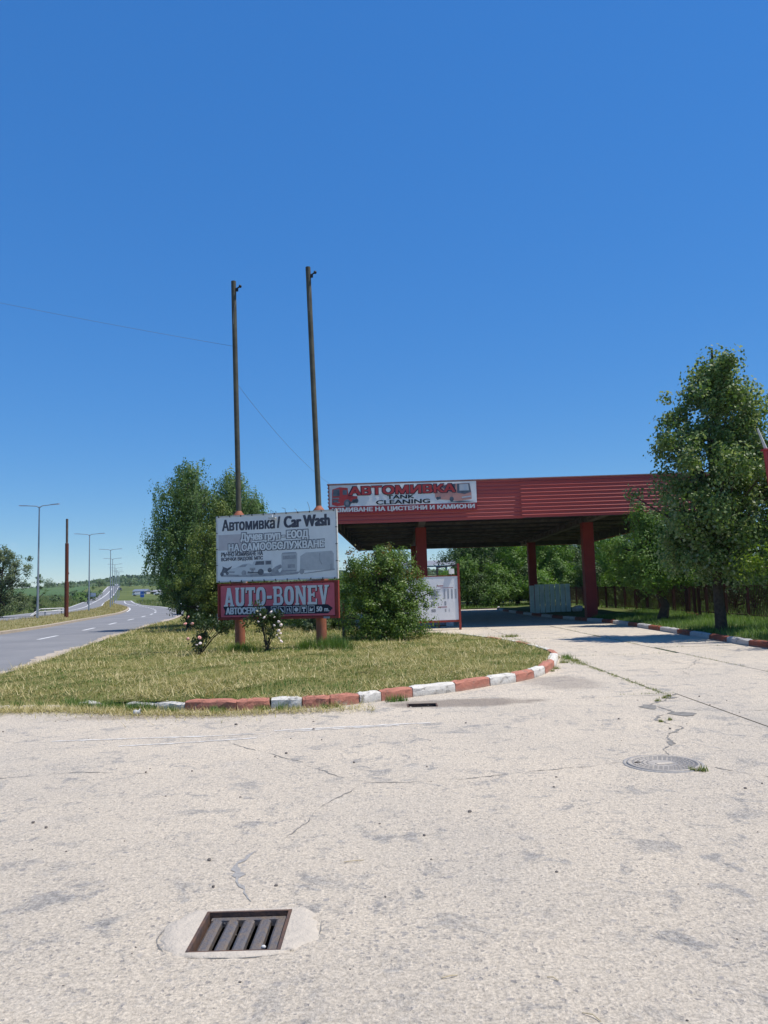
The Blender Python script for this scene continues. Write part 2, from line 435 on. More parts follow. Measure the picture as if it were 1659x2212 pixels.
M['post_orange'] = plain('orange brown post paint', (.34, .125, .07), (.24, .085, .05), 5, .7, bump=.25, bscale=35)
M['pole_green'] = plain('weathered grey green pole', (.095, .093, .070), (.055, .053, .042), 3.0, .75, bump=.2)
M['frame_red'] = plain('red frame', (.30, .05, .035), (.20, .035, .03), 5, .65)
M['frame_white'] = plain('white frame', (.62, .62, .60), (.45, .44, .42), 7, .6)
M['col_red'] = plain('dark red column paint', (.29, .042, .036), (.22, .034, .032), 1.6, .6, .3, bump=.1)
def make_fascia():
    t = NT('red ribbed sheet', .42, .5)
    mp = t.mapping((.5, 3, 3)); c = t.mix(t.ramp(t.noise(1.6, 6, .7, mp), .35, .7), (.46, .068, .054), (.37, .060, .050))
    mp2 = t.mapping((1, 1, 6)); rs = t.ramp(t.noise(1.1, 6, .75, mp2), .66, .72)
    c = t.mix(t.math('MULTIPLY', rs, .7), c, (.13, .06, .045)); t.color(c); return t.m
M['fascia'] = make_fascia()
M['trim'] = plain('pale edge trim', (.45, .30, .28), (.35, .15, .13), 4, .5)
M['ceiling'] = plain('grimy ceiling board', (.12, .115, .11), (.07, .066, .062), 2.2, .9, bump=.2)
M['girder'] = plain('old grey girder', (.21, .19, .165), (.13, .11, .10), 3, .8)
M['deck'] = plain('roof deck', (.22, .2, .19), (.15, .14, .13), 2, .85)
M['banner_grey'] = (lambda t: (t.color(t.mix(t.ramp(t.noise(1.3, 7, .7), .42, .72), (.78, .785, .79), (.68, .685, .695))), t.bump(t.noise(3, 3), .12, .05), t.m)[2])(NT('faded banner cloth', .6, .3))
M['banner_pink'] = plain('faded red banner', (.60, .125, .16), (.50, .105, .135), 2.2, .6)
M['stain'] = plain('faded pink patch', (.50, .46, .48), (.56, .545, .56), 3, .7)
M['ink'] = plain('faded dark print', (.055, .06, .085), (.10, .105, .13), 6, .6)
M['ink2'] = plain('washed out print', (.26, .275, .31), (.40, .41, .44), 6, .65)
M['ink4'] = plain('grey outline print', (.11, .12, .145), (.24, .25, .28), 5, .65, lo=.45, hi=.7)
M['ink3'] = plain('pale print', (.42, .44, .47), (.52, .53, .55), 5, .65)
M['black'] = plain('black print', (.018, .018, .025), rough=.55)
M['navy'] = plain('dark blue print', (.018, .022, .045), rough=.55)
M['print_white'] = plain('white print', (.62, .64, .66), (.56, .58, .60), 4, .6)
M['print_red'] = plain('red print', (.44, .055, .06), (.38, .05, .055), 3, .6)
M['print_strip'] = plain('red strip', (.34, .04, .05), (.29, .036, .045), 3, .6)
M['print_pink'] = plain('salmon print', (.56, .30, .26), (.50, .26, .23), 3, .6)
M['print_grey'] = plain('grey print', (.22, .24, .28), rough=.6)
M['print_sky'] = plain('pale blue print', (.36, .44, .54), (.5, .52, .54), 3, .6)
M['glass_print'] = plain('dark window print', (.05, .07, .10), (.12, .15, .19), 4, .5)
M['grate'] = plain('worn cast iron', (.13, .128, .14), (.20, .155, .115), 22, .55, .5, .35, bump=.9, bscale=70)
M['grate_rust'] = plain('rusty iron frame', (.13, .075, .05), (.07, .05, .045), 12, .8, bump=.4)
M['cement'] = plain('smooth cement', (.54, .475, .39), (.40, .36, .305), 13, .9, .15, bump=1.0, bscale=60, lo=.3, hi=.75)
M['pit'] = plain('pit', (.03, .026, .022), rough=.95)
M['cover'] = plain('worn manhole iron', (.41, .375, .33), (.31, .285, .255), 10, .7, .3, .2, bump=.5, bscale=45)
M['crack'] = plain('crack dirt', (.25, .24, .22), (.15, .14, .125), 14, .95, bump=.6)
M['crack_pale'] = plain('worn cement', (.36, .345, .325), (.25, .24, .225), 40, .95, bump=.8, bscale=90)
M['screen'] = plain('pale green sheet metal', (.66, .78, .73), (.48, .60, .56), 2.0, .35, .5, .0)
M['fence'] = plain('rusty red fence', (.09, .032, .024), (.05, .022, .018), 3, .8)
M['sack'] = plain('white sack', (.55, .55, .54), (.4, .4, .39), 5, .8)
M['bark'] = plain('dark bark', (.085, .068, .052), (.045, .037, .03), 9, .95, .1, bump=.8, bscale=25)
M['bark_pale'] = plain('birch bark', (.42, .39, .35), (.12, .10, .09), 6, .9, .1, bump=.4, lo=.45, hi=.6)
M['wire'] = plain('wire', (.16, .17, .19), rough=.6)
M['stone'] = plain('dark pebble', (.09, .08, .072), (.2, .18, .16), 20, .9)
M['car_white'] = plain('white car paint', (.7, .7, .7), (.66, .66, .66), 3, .25, .5)
M['car_dark'] = plain('dark car paint', (.06, .05, .06), rough=.25, spec=.5)
M['glass'] = plain('dark glass', (.03, .04, .05), rough=.08, spec=.6)
M['tyre'] = plain('tyre', (.02, .02, .02), rough=.9)
M['blue_sign'] = plain('blue sign', (.02, .11, .42), (.03, .14, .45), 3, .4)
M['sign_back'] = plain('grey sign face', (.40, .46, .52), (.32, .38, .44), 3, .5)
M['shed_blue'] = plain('blue steel', (.12, .20, .32), (.10, .15, .22), 3, .6)
M['shed_roof'] = plain('grey roof sheet', (.32, .33, .35), (.24, .25, .27), 2, .6)
M['roof_blue'] = plain('blue grey roof', (.13, .17, .24), (.17, .2, .26), 1, .6)
M['wall_brown'] = plain('brown wall', (.2, .15, .11), (.15, .11, .09), 2, .9)
M['wall_pale'] = plain('pale wall', (.5, .48, .45), (.4, .38, .36), 2, .9)
M['petal_white'] = plain('white petals', (.75, .68, .66), (.72, .58, .56), 30, .6)
M['petal_pink'] = plain('pink petals', (.62, .25, .22), (.7, .42, .36), 30, .6)
F_ = {}
F_['grass'] = foliage('grass blades', (.07, .13, .025), (.17, .21, .05), (.40, .345, .15), .2, .7)
F_['hay'] = foliage('mown hay', (.18, .18, .06), (.42, .35, .15), (.66, .56, .32), .15, .75)
F_['lush'] = foliage('lush grass', (.05, .10, .02), (.10, .185, .035), (.17, .25, .06), .3, .6)
F_['verge'] = foliage('verge grass', (.07, .12, .03), (.13, .17, .05), (.22, .22, .09), .25, .7)
F_['dryg'] = foliage('dry grass', (.17, .165, .05), (.30, .25, .11), (.42, .34, .18), .2, .75)
F_['lime'] = foliage('lime leaves', (.065, .115, .03), (.11, .175, .048), (.18, .245, .08), .34, .5, under=(.29, .34, .21))
F_['birch'] = foliage('birch leaves', (.065, .125, .036), (.115, .19, .055), (.185, .25, .085), .38, .55)
F_['cedar'] = foliage('cedar sprays', (.07, .105, .02), (.125, .17, .03), (.20, .235, .05), .22, .6)
F_['bush'] = foliage('bush leaves', (0.05, 0.1, 0.018), (0.11, 0.185, 0.028), (0.21, 0.29, 0.05), .3, .45)
F_['tip'] = foliage('reddish shoot leaves', (.13, .13, .03), (.20, .13, .04), (.22, .07, .03), .3, .5)
F_['acacia'] = foliage('acacia leaves', (0.07, 0.15, 0.02), (0.12, 0.225, 0.032), (0.19, 0.3, 0.06), .4, .5)
F_['mid'] = foliage('mixed tree leaves', (.06, .13, .025), (.105, .195, .036), (.17, .255, .056), .38, .55)
F_['deep'] = foliage('deep green leaves', (.036, .078, .024), (.062, .115, .03), (.11, .165, .046), .32, .55)
F_['yellow'] = foliage('yellow green leaves', (.10, .17, .02), (.18, .26, .03), (.28, .33, .06), .45, .5)
F_['rose'] = foliage('rose leaves', (.03, .055, .022), (.05, .085, .03), (.10, .13, .05), .25, .4)
F_['far'] = foliage('far leaves', (.075, .125, .05), (.105, .165, .065), (.14, .20, .085), .25, .7)
F_['pale'] = foliage('pale tree leaves', (.07, .11, .045), (.12, .16, .07), (.20, .23, .12), .35, .5)

# ------------------------------------------------------------------ the setting: terrain
xs = np.unique(np.r_[np.linspace(-900, -160, 60), np.linspace(-160, 60, 90), np.linspace(60, 900, 30)])
ys = np.unique(np.r_[np.linspace(-40, 10, 8), np.linspace(10, 130, 40), np.linspace(130, 700, 110), np.linspace(700, 1500, 50)])
X, Y = np.meshgrid(xs, ys); Z = hgt(X, Y) - .12 - .4 * ((X > -7) & (X < 8.5) & (Y < 56))
nx, ny = len(xs), len(ys)
me = bpy.data.meshes.new('ground')
me.from_pydata(np.c_[X.ravel(), Y.ravel(), Z.ravel()].tolist(), [], [(j * nx + i, j * nx + i + 1, (j + 1) * nx + i + 1, (j + 1) * nx + i) for j in range(ny - 1) for i in range(nx - 1)])
me.polygons.foreach_set('use_smooth', [True] * len(me.polygons))
tag(link('ground', me, M['ground']), kind='structure')

# ---- roads
near_edge = [(-7.9, -8), (-8.1, 5), (-8.4, 12), (-8.7, 17.5), (-9.3, 21.1), (-10.7, 28), (-12.4, 38), (-13.6, 45), (-16.2, 60), (-20.4, 78), (-26, 96), (-37, 127), (-49, 155), (-60, 185), (-74, 225), (-97, 295), (-131, 400), (-165, 505), (-185, 565)]
far_edge = [(-16, -8), (-16.6, 5), (-17, 14), (-17.5, 22), (-18.2, 30), (-19.1, 38.3), (-20.3, 46), (-22.4, 55.8), (-24.9, 68), (-28.6, 83.5), (-38.5, 115), (-50, 146), (-60, 171), (-69, 195), (-81.5, 232), (-104, 300), (-138, 403), (-172, 507), (-192, 567)]
near_edge = near_edge[:15]; far_edge = far_edge[:15]
ne = smooth_path(near_edge, 8); fe = smooth_path(far_edge, 8)
# median: between far_edge and the lamp line
med_back = [(-20.5, -8), (-21.6, 5), (-22.6, 14), (-23.6, 22), (-24.7, 30), (-25.8, 38), (-27, 46), (-28.6, 55.8), (-30.8, 68), (-34.6, 83.5), (-43.4, 115), (-53.6, 146), (-62.5, 171), (-71, 195), (-83.5, 232), (-106, 300), (-140, 403), (-174, 507), (-194, 567)]
mbk = smooth_path(med_back, 8)
o2 = [(x - 7.6 - (1.2 if y < 60 else 0), y + 2.2) for x, y in med_back]
r2f = smooth_path(o2, 8)
road = path_strip(fe, ne, hz, 0.0).build('road', M['asphalt']); tag(road, kind='structure')
road2 = path_strip(r2f, mbk, hz, 0.0).build('road', M['asphalt']); tag(road2, kind='structure')
med = MB(); v = []
for (a, b) in zip(fe, mbk[:len(fe)]):
    for t in (0, .12, .5, .88, 1):
        x = a[0] + (b[0] - a[0]) * t; y = a[1] + (b[1] - a[1]) * t
        v.append((x, y, hz(x, y) + (.10 if t in (0, 1) else .2 if t == .5 else .17)))
med.add(v, [(5 * i + k, 5 * i + k + 1, 5 * i + k + 6, 5 * i + k + 5) for i in range(len(fe) - 1) for k in range(4)], True)
tag(med.build('median_strip', M['dry']), kind='structure')
# low worn kerb of the median
kb = empty('median_kerb', (-20, 40, 0), 0, 'low dusty concrete kerb along the median strip of the road', 'kerb')
rs, tt = resample([p for p in fe if p[1] < 150], 2.0)
for i in range(len(rs) - 1):
    a, b = rs[i], rs[i + 1]
    if b[1] < 25: continue
    d = (b - a) / np.linalg.norm(b - a); n_ = np.array([d[1], -d[0]])
    m_ = MB(); m_.bar((a[0] + n_[0] * .05 + 20, a[1] + n_[1] * .05 - 40, hz(*a) + .05), (b[0] - d[0] * .03 + n_[0] * .05 + 20, b[1] - d[1] * .03 + n_[1] * .05 - 40, hz(*b) + .05), .30, .17)
    m_.build('kerb_stone', M['kerb_dust'], kb)
# road markings
def line_on(path, off, dash=None, gap=None, w=.14, y0=-1e9, y1=1e9, name='lane_marking', parent=road, dz=.006):
    p, t = resample(path, 1.0)
    d = np.gradient(p, axis=0); d /= np.linalg.norm(d, axis=1)[:, None]; n_ = np.c_[d[:, 1], -d[:, 0]]
    q = p + n_ * off
    i = 0
    while i < len(q) - 2:
        L = len(q) - 1 - i if dash is None else int(dash)
        j = min(i + L, len(q) - 1)
        if dash is None or (q[i, 1] > y0 and q[j, 1] < y1):
            sl_ = slice(i, j + 1); a = q[sl_]; nn = n_[sl_]
            if dash is None:
                k = (a[:, 1] > y0) & (a[:, 1] < y1); a = a[k]; nn = nn[k]
            if len(a) > 1:
                ww = w * (1 + a[:, 1:2] * .004)
                path_strip((a - nn * ww / 2).tolist(), (a + nn * ww / 2).tolist(), hz, dz).build(name, M['paint_white'], parent)
        i = j + (int(gap) if gap else 10 ** 6)
ctr = [((a[0] + b[0]) / 2, (a[1] + b[1]) / 2) for a, b in zip(fe, ne)]
line_on(ctr, .35, 3, 5, .15, 18, 150)
line_on(ctr, .3, None, None, .13, 150, 400)
line_on(fe, .35, None, None, .12, 88, 380)
line_on(ne, -.35, None, None, .12, 95, 420)
ctr2 = [((a[0] + b[0]) / 2, (a[1] + b[1]) / 2) for a, b in zip(mbk, r2f)]
line_on(ctr2, 0, 4, 6, .15, 40, 110, parent=road2)
line_on(ctr2, 0, None, None, .15, 110, 420, parent=road2)
line_on(r2f, .3, None, None, .14, 30, 480, parent=road2)
line_on(mbk, -.3, None, None, .12, 60, 480, parent=road2)

# ---- dusty shoulder between the asphalt and the island
sh_in, sh_out = [], []
g = random.Random(9); pts_, _ = resample([p for p in ne if 9 < p[1] < 66], .35)
for i, q in enumerate(pts_):
    w1 = .28 + .16 * math.sin(i * .21) + g.uniform(-.12, .12); sh_in.append((q[0] - w1, q[1])); sh_out.append((q[0] + .12, q[1]))
M['dust'] = plain('road dust', (.46, .39, .31), (.36, .31, .26), 2.5, .95, .1, bump=.5, bscale=30)
path_strip(sh_in, sh_out, hz, .007).build('dusty_shoulder', M['dust'], road)
# ---- side road joining far away
tag(path_strip([(-60, 171), (-40, 180), (10, 190)], [(-57, 178), (-38, 187), (10, 197)], hz, .012).build('side_road', M['asphalt']), kind='structure')

# ---- concrete apron: slabs with open joints
apron = tag(bpy.data.objects.new('concrete_apron', None), kind='structure'); COL.objects.link(apron)
def zero(x, y): return 0.0
def slab_cells(name, xc, yc, holes=()):
    mb = MB()
    nxc, nyc = len(xc), len(yc)
    v = [(x, y, 0) for y in yc for x in xc]; f = []
    for j in range(nyc - 1):
        for i in range(nxc - 1):
            if (i, j) not in holes: f.append((j * nxc + i, j * nxc + i + 1, (j + 1) * nxc + i + 1, (j + 1) * nxc + i))
    mb.add(v, f)
    return mb.build(name, M['concrete'], apron)
G0, G1, GY0, GY1 = -.955, -.525, 3.645, 4.085     # drain grate opening
K0, K1, KY0, KY1 = .24, .66, 10.72, 11.02         # open gully by the kerb
slab_cells('slab', [-8.3, G0, G1, K0, K1, 4.10], [-7, GY0, GY1, KY0, KY1, 11.3], {(1, 1), (3, 3)})
slab_cells('slab', [4.122, 14], [-7, 11.3])
for (x0, x1, y0, y1) in [(-6.5, 3.955, 11.318, 17.4), (3.975, 6.58, 11.318, 17.6), (6.60, 9.6, 11.318, 19.2), (3.5, 3.955, 17.42, 24), (3.975, 6.50, 17.62, 23.7), (6.52, 9.6, 19.22, 24.6), (-1.6, 3.93, 24.02, 30.2), (3.95, 6.44, 23.72, 29.6), (6.46, 9.6, 24.62, 30.9), (-1.6, 3.90, 30.22, 37.5), (3.92, 6.40, 29.62, 37), (6.42, 9.6, 30.92, 38), (-6, 3.88, 37.52, 57.5), (3.90, 6.40, 37.02, 57.5), (6.42, 9.4, 38.02, 57.5)]:
    mb = MB(); dz = RNG.uniform(-.006, .0)
    mb.bbox((x0, y0, -.05), (x1, y1, dz)); mb.build('slab', M['concrete'], apron)
mb = MB(); mb.add([(-1, 56, -.05), (14, 56, -.05), (14, 60, -.05), (-1, 60, -.05)], [(0, 1, 2, 3)]); mb.build('slab_bed', M['soil'], apron)
# cracks, jagged filled grooves
def crack(pts, w=.02, seed=0, mat='crack', jag=.04):
    g = random.Random(seed); p, _ = resample(pts, .045); wk = 0.0; w = w * .68
    L = []; Rr = []
    for i, q in enumerate(p):
        e = 1 if 0 < i < len(p) - 1 else .1
        d = p[min(i + 1, len(p) - 1)] - p[max(i - 1, 0)]; d = d / np.linalg.norm(d); n_ = np.array([d[1], -d[0]])
        wk = wk * .82 + g.uniform(-1, 1) * jag * .38; c = q + n_ * wk; ww = w * g.uniform(.15, 1.7) * e * (.55 + .45 * math.sin(i * .37 + seed))
        L.append((c - n_ * ww / 2).tolist()); Rr.append((c + n_ * ww / 2).tolist())
    path_strip(L, Rr, zero, .003).build('crack', M[mat], apron)
crack([(4.13, 11.27), (3.75, 10.75), (3.45, 10.3), (3.5, 9.7), (3.1, 9.2), (3.2, 8.7), (2.85, 8.3), (2.75, 7.8), (2.55, 7.35)], .07, 1, jag=.07)
crack([(2.75, 6.85), (3.1, 6.4), (3.4, 6.1), (3.9, 5.8)], .04, 2)
crack([(-1.9, 8.75), (-1.35, 8.1), (-.92, 7.64), (-.55, 7.0), (-.22, 6.66), (.15, 6.6), (.6, 6.68), (1.3, 6.9), (2.05, 7.1)], .022, 3, jag=.05)
crack([(-.22, 6.66), (-.5, 6.0), (-.62, 5.5), (-.72, 5.2)], .02, 4)
crack([(-.86, 5.0), (-.93, 4.75), (-.88, 4.5), (-.80, 4.3), (-.76, 4.2)], .085, 5, 'crack_pale', jag=.03)
crack([(1.9, 11.0), (2.6, 11.1), (3.3, 11.12), (4.0, 11.22)], .02, 6)
crack([(4.5, 21), (4.9, 18.6), (5.3, 16.9), (5.7, 15.6), (6.3, 14.9)], .03, 7, jag=.1)
crack([(6.55, 16.5), (5.9, 15.2), (5.3, 14.2), (5.1, 13.2)], .025, 8, jag=.08)
crack([(4.0, 14.6), (4.8, 14.2), (5.5, 14.4)], .02, 9, jag=.06)
crack([(4.3, 9.2), (4.9, 9.0), (5.6, 9.1), (6.5, 8.7)], .018, 10)
crack([(3.5, 10.0), (4.0, 9.7), (4.5, 9.65), (5.2, 9.6)], .02, 11)
crack([(-4.6, 7.4), (-3.6, 7.2), (-2.9, 7.3), (-2.2, 7.2)], .02, 12, jag=.05)
# grey repair filler between the joint and the manhole
for k, (x, y, sx, sy) in enumerate([(3.55, 9.55, .16, .16), (3.35, 10.15, .12, .2), (3.9, 10.9, .1, .12)]):
    g = random.Random(k); n_ = 11; mb = MB()
    mb.add([(x + sx * g.uniform(.6, 1.2) * math.cos(6.283 * i / n_), y + sy * g.uniform(.6, 1.2) * math.sin(6.283 * i / n_), .0045) for i in range(n_)], [tuple(range(n_))])
    mb.build('cement_patch', M['crack'], apron)
# old painted lines
def worn_line(pts, w, seed):
    g = random.Random(seed); p, _ = resample(pts, .07); L = []; Rr = []
    for i, q in enumerate(p):
        d = p[min(i + 1, len(p) - 1)] - p[max(i - 1, 0)]; d = d / np.linalg.norm(d); n_ = np.array([d[1], -d[0]])
        ww = w * g.uniform(.35, 1.1); c = q + n_ * g.uniform(-.2, .2) * w
        L.append((c - n_ * ww / 2).tolist()); Rr.append((c + n_ * ww / 2).tolist())
    path_strip(L, Rr, zero, .004).build('painted_line', M['old_line'], apron)
M['old_line'] = plain('worn white line', (.60, .58, .54), (.43, .395, .355), 14, .85, lo=.5, hi=.62)
worn_line([(-3.85, 8.95), (-2.7, 8.98), (-2.1, 8.99)], .055, 1)
worn_line([(-2.1, 8.99), (-1.45, 9.05)], .03, 5)
worn_line([(-2.95, 8.55), (-2.3, 8.62), (-1.5, 8.80)], .05, 2)
worn_line([(-1.36, 9.2), (-.6, 9.32), (.48, 9.44)], .06, 3)
worn_line([(-1.2, 9.12), (-.5, 9.24), (.1, 9.32)], .045, 4)

# ---- grass island
island = [(-4.85, 11.98), (-4.3, 11.75), (-3.85, 11.5), (-3.35, 11.27), (-2.87, 11.07), (-2.12, 10.92), (-1.66, 11.0), (-1.2, 11.0), (-.83, 11.06), (-.44, 11.29), (-.15, 11.5), (.31, 11.83), (.99, 12.27), (1.60, 12.86), (2.08, 13.25), (2.47, 13.74), (2.77, 14.32), (3.19, 15.45), (3.6, 16.93), (3.68, 17.9), (3.62, 18.9), (3.56, 19.8), (3.4, 20.9), (3.2, 22), (2.9, 23.1), (2.6, 24.1), (2.3, 25.1), (1.5, 26.2), (0, 27.5), (-1.2, 30), (-1.5, 36), (-2, 45), (-5, 62), (-10, 72), (-19.2, 76), (-16.2, 60.5), (-13.6, 45), (-12.4, 38), (-10.7, 28), (-9.3, 21.1), (-8.75, 17.5), (-8.6, 14.8), (-7.6, 13), (-6.3, 12.0)]
ip = np.array(island)
def edge_dist(x, y, poly):
    x = np.asarray(x, float); y = np.asarray(y, float); best = np.full(x.shape, 1e9)
    for i in range(len(poly)):
        (ax, ay), (bx_, by_) = poly[i], poly[(i + 1) % len(poly)]; dx, dy = bx_ - ax, by_ - ay
        t = np.clip(((x - ax) * dx + (y - ay) * dy) / (dx * dx + dy * dy), 0, 1)
        best = np.minimum(best, np.hypot(x - ax - t * dx, y - ay - t * dy))
    return best
def isl_z(x, y):
    x = np.asarray(x, float); y = np.asarray(y, float)
    left = 1 / (1 + np.exp(np.clip((x + 4.35) * 3.0, -30, 30)))     # no kerb on the left: turf runs out at ground level
    d = edge_dist(x, y, island)
    e = .115 * (1 - left) - .03 * left
    return e + np.minimum(d, 2.5) * .022 + left * np.minimum(d, .5) * .13 + .018 * np.sin(x * 2.3 + y) * np.minimum(d, 1) + .012 * np.sin(x * 5.1 - y * 3.7) * np.minimum(d, 1)
sheet('grass_island', island, isl_z, M['turf'], .45)

# ---- raised verge on the right, up to and behind the fence
verge_r = [(9.02, 8), (8.98, 14), (8.86, 18.9), (8.92, 21.3), (9.05, 24), (9.12, 27), (9.14, 30), (9.0, 32.2), (8.55, 35), (8.05, 40), (7.75, 46), (7.75, 53), (8.2, 57.6), (40, 60), (40, 8)]
def ver_z(x, y): return .115 + np.clip(np.asarray(x) - 9.1, 0, 3) * .035 + .02 * np.sin(np.asarray(x) * 3 + y * 1.3)
M['verge_turf'] = plain('dark green verge turf', (.07, .105, .028), (.12, .125, .045), 1.5, .95, .1, bump=.8, bscale=25)  # greener turf than on the mown island
sheet('grass_verge', verge_r, ver_z, M['verge_turf'], .9)
sheet('grass_verge', [(-6, 57.7), (7.6, 57.7), (40, 60.2), (60, 130), (-14, 130), (-10, 74)], lambda x, y: .06, M['ground'], 6)

# ---- kerbs
def kerb_stone(a, b, inward, mat, parent, h=.15, w=.16, seed=0, gap=.012):
    g = random.Random(seed); a, b = np.array(a, float), np.array(b, float); d = (b - a) / np.linalg.norm(b - a); n_ = np.array([-d[1], d[0]]) * inward
    a = a + d * gap * .5; b = b - d * gap * .5
    sec = [(0, -.04), (0.004, h * .45), (.008, h * .78), (.03, h * .95), (.055, h), (w * .7, h * 1.01), (w, h * .97), (w, -.04)]
    ns = 7; vs_, fs = [], []
    for i in range(ns):
        t = i / (ns - 1); p = a + (b - a) * t
        pinch = .012 if i in (0, ns - 1) else 0
        for k, (o, z) in enumerate(sec):
            j = .006 if k in (0, 7) else .009
            q = p + n_ * (o + (pinch if k < 5 else -pinch) + g.uniform(-j, j)); vs_.append((q[0], q[1], z - (pinch if 2 < k < 7 else 0) + g.uniform(-j, j)))
    m = len(sec)
    for i in range(ns - 1):
        for k in range(m - 1): fs.append((i * m + k, i * m + k + 1, (i + 1) * m + k + 1, (i + 1) * m + k))
    mb = MB(); mb.add(vs_, fs, False); mb.add(vs_[:m], [tuple(range(m))]); mb.add(vs_[-m:], [tuple(reversed(range(m)))])
    return mb.build('kerb_stone', M[mat], parent)
ik = empty('island_kerb', (0, 0, 0), 0, 'curved kerb of chipped red and white painted blocks round the grass island', 'kerb')
kp = [(-4.77, 11.93), (-4.32, 11.69), (-3.86, 11.43), (-3.35, 11.2), (-2.88, 10.99), (-2.12, 10.83), (-1.66, 10.92), (-1.22, 10.92), (-.83, 10.97), (-.42, 11.19), (-.11, 11.41), (.36, 11.74), (1.04, 12.18), (1.66, 12.78), (2.15, 13.17), (2.56, 13.68), (2.87, 14.27), (3.29, 15.43), (3.70, 16.93), (3.79, 17.9), (3.73, 18.9), (3.67, 19.8), (3.51, 20.9), (3.31, 22), (3.01, 23.1), (2.71, 24.1), (2.41, 25.1)]
kc = ['kerb_white', None, 'kerb_white', 'kerb_white', 'kerb_red', 'kerb_red', 'kerb_white', 'kerb_red', 'kerb_red', 'kerb_white', 'kerb_red', 'kerb_white', 'kerb_red', 'kerb_white', 'kerb_red', 'kerb_white', 'kerb_red', 'kerb_white', 'kerb_red', 'kerb_white', 'kerb_white', 'kerb_red', 'kerb_white', 'kerb_red', 'kerb_white', 'kerb_white']
for i, c in enumerate(kc):
    if c: kerb_stone(kp[i], kp[i + 1], 1, c, ik, h=(.045 if i == 0 else .085 if i == 2 else .11 if i == 3 else .15), seed=i, gap=.02)
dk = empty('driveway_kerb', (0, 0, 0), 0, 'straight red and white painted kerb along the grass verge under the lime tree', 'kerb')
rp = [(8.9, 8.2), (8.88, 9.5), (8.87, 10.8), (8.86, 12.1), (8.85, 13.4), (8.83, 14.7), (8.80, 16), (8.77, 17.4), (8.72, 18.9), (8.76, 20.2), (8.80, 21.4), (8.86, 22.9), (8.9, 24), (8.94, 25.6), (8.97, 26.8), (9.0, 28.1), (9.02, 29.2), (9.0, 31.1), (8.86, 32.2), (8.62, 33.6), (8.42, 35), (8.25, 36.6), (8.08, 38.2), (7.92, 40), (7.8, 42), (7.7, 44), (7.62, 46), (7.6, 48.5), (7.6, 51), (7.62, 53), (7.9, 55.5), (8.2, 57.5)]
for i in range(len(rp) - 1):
    kerb_stone(rp[i], rp[i + 1], -1, 'kerb_white_shaded' if i % 2 == 0 else 'kerb_red_shaded', dk, seed=50 + i, gap=.02)

# ------------------------------------------------------------------ lettering helper
def text_mesh(name, s, box, y, mat, parent, off=.0, bold=.07, boldz=.025, shear=0.0, spacing=1.0):
    """flat print of a line of text filling box = (x0, x1, z0, z1) on the plane y of its parent; heavy strokes by overprinting"""
    cu = bpy.data.curves.new(name, 'FONT'); cu.body = s; cu.size = 1; cu.offset = off; cu.resolution_u = 3; cu.space_character = spacing; cu.shear = shear
    o = bpy.data.objects.new(name, cu); COL.objects.link(o)
    dg = bpy.context.evaluated_depsgraph_get(); me = bpy.data.meshes.new_from_object(o.evaluated_get(dg))
    bpy.data.objects.remove(o)
    co = np.empty(len(me.vertices) * 3, np.float32); me.vertices.foreach_get('co', co); co = co.reshape(-1, 3)
    fc = [tuple(p.vertices) for p in me.polygons]; bpy.data.meshes.remove(me)
    lo, hi = co.min(0), co.max(0); x0, x1, z0, z1 = box; H_ = z1 - z0
    bx_, bz_ = bold * H_, boldz * H_
    X = x0 + bx_ + (co[:, 0] - lo[0]) / (hi[0] - lo[0]) * (x1 - x0 - 2 * bx_); Zz = z0 + bz_ + (co[:, 1] - lo[1]) / (hi[1] - lo[1]) * (z1 - z0 - 2 * bz_)
    mb = MB(); k = 0
    for dx in ((-1, -.33, .33, 1) if bold else (0,)):
        for dz in ((-1, 1) if boldz else (0,)):
            mb.add(np.c_[X + dx * bx_, np.full(len(X), y - k * 6e-5), Zz + dz * bz_].tolist(), fc); k += 1
    return mb.build(name, M[mat], parent)

def poly_print(name, polys, y, mat, parent):
    mb = MB()
    for p in polys:
        n = len(p); mb.add([(a, y, b) for a, b in p], [tuple(range(n))])
    return mb.build(name, M[mat], parent)
def ell(cx, cz, rx, rz, n=14): return [(cx + rx * math.cos(2 * math.pi * i / n), cz + rz * math.sin(2 * math.pi * i / n)) for i in range(n)]
def rect(x0, x1, z0, z1): return [(x0, z0), (x1, z0), (x1, z1), (x0, z1)]

